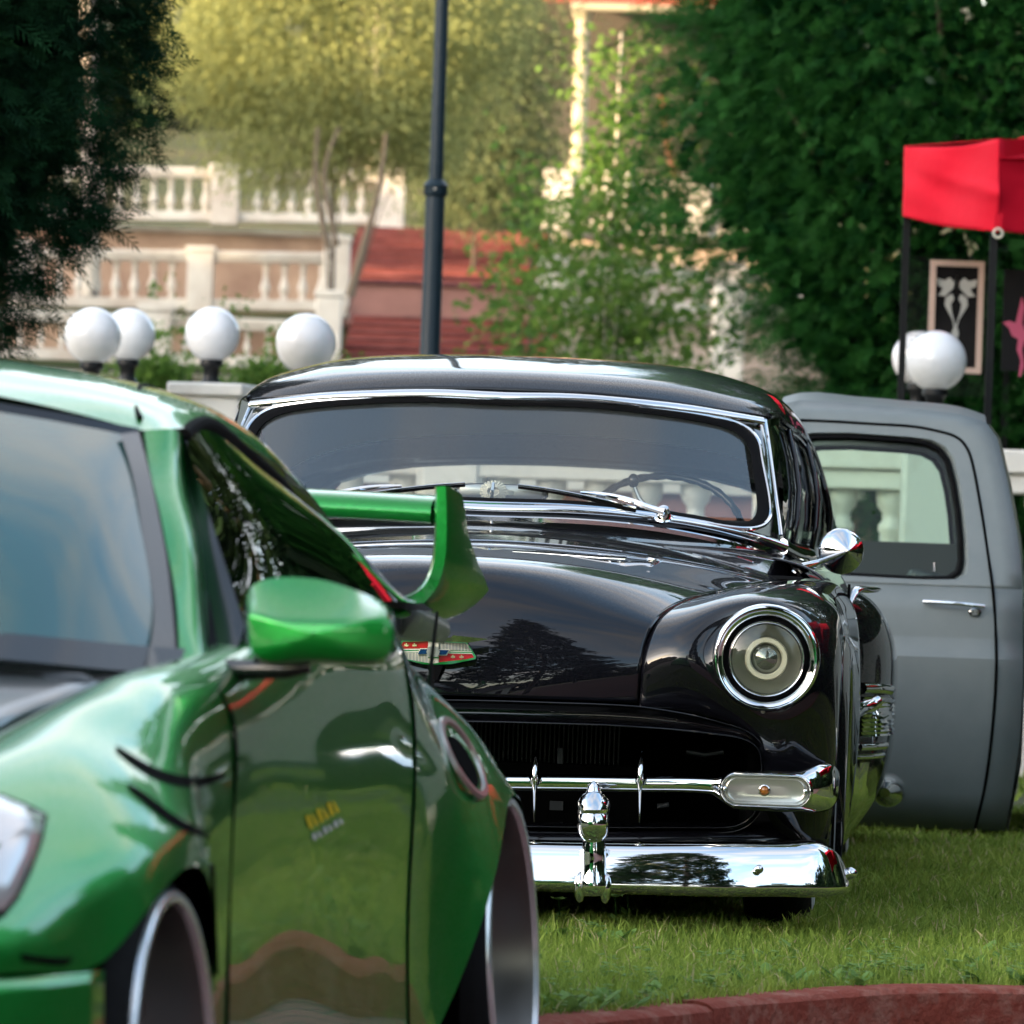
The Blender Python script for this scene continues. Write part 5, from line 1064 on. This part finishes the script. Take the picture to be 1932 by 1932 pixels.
# ================================================================== green sports coupe
from mathutils.bvhtree import BVHTree
GO = (-1.303, 7.04, -.12); GF = Frame(*GO, .152); Gy = GF.y; Gx = GF.x
gc = thing('sports_coupe', 'metallic green lowered sports coupe with a rear wing, nearest the camera at left', 'car', GO, -.152)
ST = [
 (-.74, [(.50,.52),(.57,.525),(.62,.51),(.655,.49),(.675,.47),(.68,.455)]),
 (-.60, [(.56,.57),(.66,.58),(.73,.55),(.775,.51),(.795,.48),(.80,.455)]),
 (-.45, [(.60,.605),(.71,.62),(.79,.58),(.84,.53),(.865,.49),(.87,.455)]),
 (-.30, [(.62,.635),(.73,.655),(.82,.615),(.88,.56),(.90,.51),(.91,.46)]),
 (-.20, [(.64,.65),(.74,.675),(.835,.64),(.90,.59),(.925,.55),(.935,.51)]),
 (-.05, [(.65,.67),(.75,.70),(.85,.67),(.912,.62),(.937,.585),(.945,.553)]),
 (.10, [(.655,.69),(.755,.725),(.85,.69),(.91,.635),(.935,.59),(.942,.545)]),
 (.22, [(.66,.705),(.76,.745),(.85,.71),(.90,.64),(.92,.56),(.932,.48)]),
 (.32, [(.67,.72),(.765,.76),(.85,.725),(.885,.64),(.90,.50),(.912,.34)]),
 (.42, [(.69,.735),(.77,.775),(.85,.735),(.878,.62),(.885,.38),(.892,.13)]),
 (.62, [(.72,.762),(.785,.788),(.852,.742),(.870,.62),(.870,.38),(.877,.13)]),
 (1.1, [(.80,.83),(.838,.818),(.860,.755),(.868,.62),(.858,.38),(.862,.13)]),
 (1.6, [(.805,.845),(.840,.832),(.860,.765),(.868,.62),(.858,.38),(.862,.13)]),
 (2.02, [(.79,.855),(.825,.835),(.853,.76),(.870,.63),(.868,.40),(.88,.14)]),
 (2.26, [(.77,.85),(.79,.82),(.83,.74),(.865,.64),(.895,.48),(.925,.30)]),
 (2.40, [(.74,.84),(.765,.80),(.81,.735),(.855,.65),(.905,.55),(.945,.44)]),
 (2.62, [(.69,.82),(.73,.785),(.79,.73),(.85,.67),(.90,.60),(.93,.548)]),
 (2.85, [(.65,.81),(.69,.77),(.765,.70),(.83,.64),(.88,.57),(.92,.50)]),
 (3.05, [(.61,.79),(.65,.755),(.73,.685),(.80,.59),(.85,.47),(.87,.32)]),
 (3.35, [(.52,.76),(.58,.73),(.66,.66),(.74,.55),(.78,.40),(.78,.2)]),
 (3.60, [(.44,.72),(.50,.70),(.58,.64),(.66,.54),(.70,.4),(.68,.22)])]
GP = np.array([[(x, y, z) for x, z in r] for y, r in ST]); D = patch(GP, 5, 5); ys = [r[0] for r in ST]
def cut(y0, y1): i0, i1 = ys.index(y0)*5, ys.index(y1)*5; return D[i0:i1+1]
bv = None; sides = []
for sg in (1, -1):
    for nm, a_, b_ in (('front_fender', -.74, .62), ('door', .62, 2.02), ('quarter_panel', 2.02, 3.60)):
        P = cut(a_, b_).copy()
        if nm == 'door': P[0, :, 1] += .0012; P[-1, :, 1] -= .0012
        if sg < 0: P[..., 0] *= -1
        o = MB().grid(P).build(nm, M['green'], gc, 50)
        if sg > 0: sides.append(o)
vs, fs, n0 = [], [], 0
for o in sides:
    vs += [v.co.copy() for v in o.data.vertices]; fs += [tuple(i+n0 for i in p.vertices) for p in o.data.polygons]; n0 = len(vs)
BV = BVHTree.FromPolygons(vs, fs); RO = GF.inv @ (Vector((0, 0, CAMZ))-GF.o)
def on(u, v, off=.003):
    d = (GF.inv @ ray(u, v)).normalized(); h = BV.ray_cast(RO, d)
    if h[0] is None: h = BV.find_nearest(GF.y(u, v, .5)); nr = h[1]
    else: nr = h[1]
    if nr.dot(d) > 0: nr = -nr
    return np.array(h[0]+nr*off), np.array(nr)
def onp(u, v, off=.003): return on(u, v, off)[0]
# bumper
fb = []
for z, k in ((.45, 0), (.38, .012), (.28, .015), (.15, -.01)): fb.append([(x*(1+k*.5), y-k*1.5, z) for x, y in ((0, -.92), (.25, -.905), (.45, -.855), (.60, -.79), (.68, -.74), (.80, -.60), (.87, -.45), (.912, -.31))])
MB().grid(patch(mirror_cols(fb), 4, 4)).build('front_bumper', M['green'], gc, 50, solid=.004)
# nose between hood and bumper, hood
hd_ = [[(0, y-.12*(1-i/14) if y < -.5 else y-.05, r[0][1]+.035), (r[0][0]*.35, y-.10*(1-i/14) if y < -.5 else y-.04, r[0][1]+.033), (r[0][0]*.7, y-.04*(1-i/14) if y < -.5 else y-.02, r[0][1]+.020), (r[0][0]-.006, y, r[0][1]+.002)] for i, (y, r) in enumerate(ST[:11])]
MB().grid(patch(mirror_cols(hd_), 3, 5)).build('hood', M['carbon'], gc, 50, solid=.004)
ns = [[(0, -.915, .46), (.24, -.90, .46), (.46, -.85, .46), (.60, -.79, .457), (.675, -.742, .457)], [(0, -.90, .53), (.2, -.89, .53), (.36, -.84, .53), (.46, -.78, .525), (.50, -.742, .522)]]
MB().grid(patch(mirror_cols(ns), 3, 3)).build('nose_panel', M['green'], gc, 50)
# windscreen
w0 = [(0, .46, .80), (.25, .48, .795), Gy(0, 1246, .53), Gy(110, 1256, .57), Gy(210, 1266, .63), Gy(334, 1274, .72)]
w4 = [(0, 1.08, 1.165), (.2, 1.09, 1.158), Gy(0, 768, 1.13), Gy(90, 783, 1.155), Gy(170, 798, 1.18), Gy(262, 816, 1.22)]
w0, w4 = np.array(w0, float), np.array(w4, float); wr_ = []
for t in (0, .25, .5, .75, 1): wr_.append([a*(1-t)+b*t+np.array([0, -.03, .022])*math.sin(math.pi*t) for a, b in zip(w0, w4)])
# right edge follows the measured line
for r, (u, v, y) in zip(wr_[1:4], ((331, 1160, .84), (311, 1030, .97), (284, 900, 1.11))): r[5] = np.array(Gy(u, v, y))
MB().grid(patch(mirror_cols(wr_), 4, 4)).build('windscreen', M['gglass'], gc, 60)
ed = curve([r[5] for r in wr_], 5); inn = curve([Gy(u, v, y) for u, v, y in ((276, 1262, .67), (291, 1150, .81), (270, 1010, .95), (250, 895, 1.08), (228, 822, 1.17))], 5)
for s in (1, -1): MB().grid(np.array([ed+(0, -.003, .002), inn+(0, -.004, .002)])*(s, 1, 1)).build('windscreen_border', M['gloss'], gc, 60)
bt = np.array([w0[i] for i in range(6)]); MB().grid(patch(mirror_cols([bt+(0, -.015, .002), bt+(0, .05, .035)]), 3, 4)).build('windscreen_border', M['gloss'], gc, 60)
tpb = np.array([w4[i] for i in range(6)]); MB().grid(patch(mirror_cols([tpb+(0, -.004, .006), tpb+(0, -.024, -.010)]), 3, 4)).build('windscreen_border', M['gloss'], gc, 60)
cw_ = np.array([r[0] for r in [[(r[0][0], y, r[0][1])] for y, r in ST[9:12]]])
MB().grid(patch(mirror_cols([[(0, .40, .775), (.3, .43, .772), (.55, .50, .768), (.72, .60, .762)], [(0, .47, .79), (.3, .50, .785), (.55, .56, .775), (.745, .66, .768)]]), 3, 3)).build('cowl_panel', M['gloss'], gc, 60)
# pillar
pi_ = [Gy(u, v, y) for u, v, y in ((272,812,1.24),(283,889,1.13),(298,950,1.05),(313,1024,.97),(334,1149,.84),(340,1290,.70))]
po_ = [Gy(u, v, y) for u, v, y in ((346,822,1.31),(349,899,1.24),(361,960,1.17),(375,1024,1.09),(391,1199,.93),(412,1292,.82))]
pi_, po_ = np.array(pi_), np.array(po_); pm_ = (pi_*.45+po_*.55)+(.012, -.03, .006)
for s in (1, -1): MB().grid(patch(np.array([pi_, pm_, po_, po_+(0, .02, 0)])*(s, 1, 1), 4, 4)).build('windscreen_pillar', M['green'], gc, 60)
# roof
rf_ = [(1.24, [1.175,1.162,1.140,1.118,1.104,1.098], .06), (1.32, [1.195,1.182,1.160,1.140,1.124,1.110], .03), (1.62, [1.225,1.213,1.193,1.170,1.145,1.115], 0), (2.1, [1.212,1.20,1.178,1.150,1.12,1.08], 0), (2.6, [1.14,1.125,1.10,1.065,1.035,1.0], 0), (3.0, [1.03,1.015,.99,.96,.93,.89], 0), (3.35, [.90,.89,.87,.85,.83,.80], 0)]
rx = [0,.26,.42,.53,.59,.625]
RG = np.array([[(x*(1.0 if y < 1.7 else 1.0-.02*(y-1.7)), y-c*1.6*(1-x/.625)-(c*.0), z) for x, z in zip(rx, zz)] for y, zz, c in rf_])
RD = patch(mirror_cols(RG), 5, 5); MB().grid(RD[:5*3+1]).build('roof', M['green'], gc, 60); MB().grid(RD[5*3:]).build('rear_window', M['pglass'], gc, 60)
for s in (1, -1): MB().tube(curve(np.array([(.583, 1.28, 1.121), (.56, 1.35, 1.136), (.53, 1.5, 1.160), (.50, 1.65, 1.178), (.48, 2.0, 1.168)])*(s, 1, 1), 4), .0045, 6).build('roof_seam', M['rubber'], gc)
re_ = curve(RG[:, 5], 5)
gt = np.array([Gy(*p) for p in ((347,822,1.30),(372,801,1.42),(425,820,1.70),(475,864,1.95),(530,916,2.2),(563,974,2.42),(590,1058,2.6),(602,1096,2.68))])
gb_ = np.array([(.815, .93, .835), (.82, 1.1, .845), (.82, 1.4, .855), (.82, 1.7, .862), (.815, 2.0, .868), (.80, 2.25, .868), (.785, 2.45, .865), (.775, 2.58, .865)])
mid_g = (gt+gb_)/2+np.array([[k, 0, k*.4] for k in (0, .010, .018, .02, .02, .02, .018, .012)])
fl_ = np.array([gt[0]*(1-t)+gb_[0]*t for t in np.linspace(0, 1, 6)])
for s in (1, -1):
    MB().grid(patch(np.array([po_+(0, .015, 0), (po_+fl_)/2+(.004, 0, 0), fl_])*(s, 1, 1), 3, 4)).build('quarter_trim', M['gloss'], gc, 60)
    MB().grid(patch(np.array([gt, mid_g, gb_])*(s, 1, 1), 5, 5)).build('side_window', M['pglass'], gc, 60)
    MB().tube(curve(gt*(s, 1, 1), 4), .011, 8).build('window_seal', M['rubber'], gc)
    gf = curve(gt, 5); yq = gf[:, 1]; rl = np.array([[np.interp(y, RG[:, 5, 1], RG[:, 5, k]) for k in range(3)] for y in yq]); 
    rk = np.array([rl, (rl+gf)/2+(.006, 0, .006), gf])
    MB().grid(rk[:, :16]*(s, 1, 1)).build('cant_rail', M['green'], gc, 60); MB().grid(rk[:, 15:]*(s, 1, 1)).build('cant_rail', M['gloss'], gc, 60)
    e1 = np.array([RG[3, 5], RG[4, 5], RG[5, 5], RG[6, 5]]); e2 = np.array([gt[5], gt[7], (.74, 2.9, .85), (.70, 3.3, .79)])
    MB().grid(patch(np.array([e1, (e1+e2)/2+(.006, 0, 0), e2])*(s, 1, 1), 3, 3)).build('rear_pillar', M['gloss'], gc, 60)
    MB().grid(patch(np.array([gb_+(.004, 0, .0), np.array([[.80, y, z-.012] for _, y, z in gb_])])*(s, 1, 1), 2, 3)).build('belt_seal', M['rubber'], gc, 60)
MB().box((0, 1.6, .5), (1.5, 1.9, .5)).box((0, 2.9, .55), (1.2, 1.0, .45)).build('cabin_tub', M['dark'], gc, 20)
MB().box((0, .70, .72), (1.4, .35, .10)).build('dashboard', M['dash'], gc, 30, bev=.03)
for x in (.36, -.36): MB().box((x, 1.75, .80), (.44, .14, .42), rot=np.array(Matrix.Rotation(-.25, 3, 'X'))).box((x, 1.80, 1.03), (.22, .09, .14)).build('seat', M['dash'], gc, 40, bev=.04)
MB().grid(patch([[(0, 3.3, .88), (.3, 3.3, .87), (.53, 3.3, .77)], [(0, 3.6, .86), (.3, 3.6, .84), (.46, 3.58, .72)], [(0, 3.68, .6), (.4, 3.66, .6), (.66, 3.58, .54)], [(0, 3.68, .25), (.4, 3.66, .25), (.68, 3.58, .25)]], 4, 4)).build('tail_panel', M['green'], gc, 60)
MB().grid(patch(mx_([[(0, 3.3, .88), (.3, 3.3, .87), (.53, 3.3, .77)], [(0, 3.6, .86), (.3, 3.6, .84), (.46, 3.58, .72)], [(0, 3.68, .6), (.4, 3.66, .6), (.66, 3.58, .54)], [(0, 3.68, .25), (.4, 3.66, .25), (.68, 3.58, .25)]]), 4, 4)).build('tail_panel', M['green'], gc, 60)
# seams and details lying on the body
def seam(pts, r=.0035, nm='panel_gap', m='dark'): MB().tube(curve([onp(u, v, -.001) for u, v in pts], 3), r, 6).build(nm, M[m], gc)
for s in (1, -1):
    for y_, st_ in ((.62, 10), (2.02, 13)): MB().tube(curve([(s*(x+.0006), y_, z) for x, z in ST[st_][1][1:]], 5), .0028, 6).build('door_gap', M['dark'], gc)
seam([(40, 1806), (120, 1815), (200, 1826), (236, 1834)], .005)
for s in (): MB().tube(curve([(s*p[0], p[1], p[2]) for p in [(x, .62, z) for x, z in ((.805,.785),(.851,.745),(.862,.62),(.862,.38),(.866,.16))]], 4), .005, 6).build('door_gap', M['dark'], gc)
for pts in ([(219,1413),(257,1440),(306,1465),(372,1476),(424,1462)], [(241,1484),(284,1516),(339,1555),(394,1577)]): PT = curve(pts, 4); hw = 11*np.sin(np.linspace(.25, math.pi-.12, len(PT)))**.5; MB().grid(np.array([[onp(u, v-k*w_, .0012) for (u, v), w_ in zip(PT, hw)] for k in (-1, 0, 1)])).build('fender_vent', M['dark'], gc)  # flat dark ribbons on the skin, painting in the shade of the vent slots
# headlight
hl_ = [(79,1544),(70,1590),(52,1640),(25,1695),(0,1726),(-60,1730),(-130,1700),(-150,1640),(-110,1560),(-50,1505),(0,1511),(45,1528)]
P = np.array([onp(u, v, .004) for u, v in hl_]); cn = P.mean(0)
nrm_ = norm(np.array([.45, -.8, .35])); rings = [P, P*.97+cn*.03+nrm_*.010, P*.6+cn*.4+nrm_*.022, P*.05+cn*.95+nrm_*.026]
MB().grid(np.array(rings), cv=True).build('headlight', M['hl'], gc, 60); MB().tube(P, .005, 6, closed=True).build('headlight_seal', M['rubber'], gc)
# fuel flap
fc, fn = on(870, 1440, .002); MB().lathe([(0, .004), (.045, .004), (.048, 0)], fc, fn, 24).build('fuel_cap', M['dark'], gc, 40)
MB().lathe([(.060, .0), (.062, .006), (.072, .006), (.075, .0)], fc+(0, 0, .008), fn, 24).build('fuel_cap_ring', M['satin'], gc, 40)
# small yellow and white marks laid on the door
def strip(u0, v0, du, dv, n, m, hgt, nm):
    for i in range(n):
        u, v = u0+du*i, v0+dv*i; q = [(u, v), (u+du*.62, v+dv*.62), (u+du*.62+hgt*.35, v+dv*.62+hgt), (u+hgt*.35, v+hgt)]
        if i % 2: q[1] = (u+du*.5, v+dv*.5+hgt*.3)
        MB().poly([onp(a, b, .002) for a, b in q]).build(nm, M[m], gc, 0)
strip(574, 1540, 10, -6, 6, 'yel', 24, 'door_marks'); strip(586, 1574, 10, -6, 6, 'whi', 12, 'door_marks')
# mirror
OUT = [(463,1175),(464,1139),(472,1110),(500,1094),(550,1089),(600,1093),(650,1106),(700,1126),(738,1152),(746,1180),(746,1215),(742,1240),(722,1253),(650,1256),(560,1255),(490,1251),(470,1235),(464,1205)]
FRT = [(468,1170),(470,1160),(480,1156),(505,1157),(550,1160),(600,1162),(650,1163),(700,1164),(733,1168),(741,1184),(741,1212),(736,1232),(718,1244),(650,1248),(560,1247),(495,1244),(477,1230),(470,1203)]
A0 = curve_c([Gy(u, v, .80) for u, v in OUT], 3); A1 = curve_c([Gy(u, v, .755) for u, v in OUT], 3); A2 = curve_c([Gy(u, v, .685) for u, v in FRT], 3); cA = A2.mean(0)
A0 = A0*.9+A0.mean(0)*.1
md_ = (A1+A2)/2+(np.array([0, -.012, .008])); 
mg = MB().grid(np.array([A0, A1, A2, A2*.9+cA*.1+(0, -.006, 0), A2*.5+cA*.5+(0, -.018, 0), A2*.03+cA*.97+(0, -.020, 0)]), cv=True).build('door_mirror', M['green'], gc, 36)
cB = A0.mean(0); MB().grid(np.array([A0, A0*.5+cB*.5, A0*.02+cB*.98]), cv=True).build('mirror_back', M['gloss'], mg, 60)
MB().tube([Gy(405, 1268, .80), Gy(470, 1264, .76), Gy(540, 1262, .74), Gy(585, 1258, .74)], [.018, .014, .013, .008], 12).build('mirror_foot', M['gloss'], mg, 60)
tri = [Gy(392, 1262, .86), Gy(410, 1278, .86), Gy(468, 1262, 1.02), Gy(440, 1190, 1.06), Gy(393, 1075, 1.06)]
MB().prism(tri, (-.01, .01, 0)).build('mirror_base', M['gloss'], gc, 30)
# far side mirror
MB().grid(mx_(np.array([A0, A1, md_, A2, A2*.5+cA*.5+(0, -.018, 0), A2*.03+cA*.97+(0, -.020, 0)])), cv=True).build('door_mirror', M['green'], gc, 60)
# wing
a_ = np.array(Gy(812, 966, 3.12)); aw = []
for x in np.linspace(-1, 1, 25):
    s = a_[0]*x; z = a_[2]+.010*(1-x*x)*0+.012*(1-abs(x))**.8; aw.append([(s, a_[1]+dy, z+dz) for dy, dz in ((0, -.004), (.004, .010), (.03, .022), (.09, .030), (.17, .026), (.26, .018), (.26, .013), (.16, .006), (.08, -.010), (.03, -.022), (.006, -.018))])
wing = MB().grid(np.array(aw), cv=True).build('rear_wing', M['green'], gc, 50)
ep = [(834,918,3.1),(835,950,3.1),(835,1000,3.1),(832,1050,3.1),(822,1092,3.1),(800,1124,3.1),(765,1143,3.1),(720,1150,3.12),(680,1152,3.14)]
EP = curve([Gy(*p) for p in ep], 5)
tw = np.interp(np.arange(len(EP)), [0, 8, 30, 40], [.013, .0145, .017, .012])
tg_ = norm(np.gradient(EP, axis=0)); nr2 = np.cross(tg_, (0, 1, 0)); nr2[:, 1] = 0
for s in (1, -1):
    secs = []
    for i, (p, n_, t_) in enumerate(zip(EP, nr2, tw)):
        f = i/(len(EP)-1); dep = float(np.interp(f, [0, .2, .38, .50, .72, 1], [.14, .17, .25, .36, .30, .2])); ox = float(np.interp(f, [0, .25, .5, .7, 1], [.0, .002, .022, .010, 0])); secs.append([p+n_*t_, p+n_*t_*.6+(0, -.012, 0), p-n_*t_*.6+(0, -.012, 0), p-n_*t_, p-n_*t_+(ox, dep, -.012), p+n_*t_+(ox, dep, -.012)])
    MB().grid(np.array(secs)*(s, 1, 1), cv=True).build('wing_endplate', M['green'], wing, 50)
MB().tube([Gy(812, 1300, 2.75), Gy(814, 1250, 2.75), Gy(825, 1154, 2.75)], [.006, .004, .0025], 8).build('antenna', M['iron'], gc)
# wheels
def gwheel(x, y, z, rr_, rt, sgn, cam):
    o = bpy.data.objects.new('wheel', None); COL.objects.link(o); o.parent = gc; o.location = (x*sgn, y, z); o.rotation_euler = (0, -cam*sgn, 0); ax = (sgn, 0, 0)
    MB().lathe([(rr_*.99, -.012), (rr_*1.02, -.004), (rr_*1.10, -.022), (rt*.97, -.06), (rt, -.10), (rt, -.24), (rr_, -.27)], (0, 0, 0), ax, 56).build('tyre', M['tyre'], o, 60)
    MB().lathe([(rr_*1.005, -.02), (rr_*1.005, .0), (rr_*.985, .004), (rr_*.95, .003), (rr_*.94, -.006)], (0, 0, 0), ax, 64).build('rim_lip', M['lip'], o, 60)
    MB().lathe([(rr_*.94, -.006), (rr_*.92, -.03), (rr_*.90, -.10), (rr_*.86, -.12)], (0, 0, 0), ax, 64).build('rim_barrel', M['barrel'], o, 60)
    for k in range(5):
        a = k*2*math.pi/5+.3; d = np.array([0, math.cos(a), math.sin(a)]); e = np.array([0, -math.sin(a), math.cos(a)])
        for q in (-.10, .10): MB().tube([np.array([sgn*-.12, 0, 0])+d*.05+e*q*.2, np.array([sgn*-.10, 0, 0])+d*rr_*.5+e*q*.5*rr_, np.array([sgn*-.09, 0, 0])+d*rr_*.90+e*q*rr_], [.018, .013, .014], 8).build('spoke', M['spoke'], o, 60)
    MB().lathe([(0, -.09), (.05, -.095), (.07, -.12), (.07, -.16)], (0, 0, 0), ax, 24).build('hub', M['spoke'], o, 60)
    MB().lathe([(0, -.17), (rr_*.8, -.17), (rr_*.8, -.19)], (0, 0, 0), ax, 32).build('brake_disc', M['dark'], o, 60)
for s in (1, -1): gwheel(.935, .0, .288, .238, .30, s, .05); gwheel(.940, 2.66, .288, .262, .305, s, .07)
for s in (1, -1):
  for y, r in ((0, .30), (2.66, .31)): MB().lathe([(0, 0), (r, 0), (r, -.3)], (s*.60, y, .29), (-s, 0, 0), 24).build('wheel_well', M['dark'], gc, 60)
MB().box((0, 1.4, .16), (1.6, 4.0, .04)).build('underbody', M['dark'], gc)
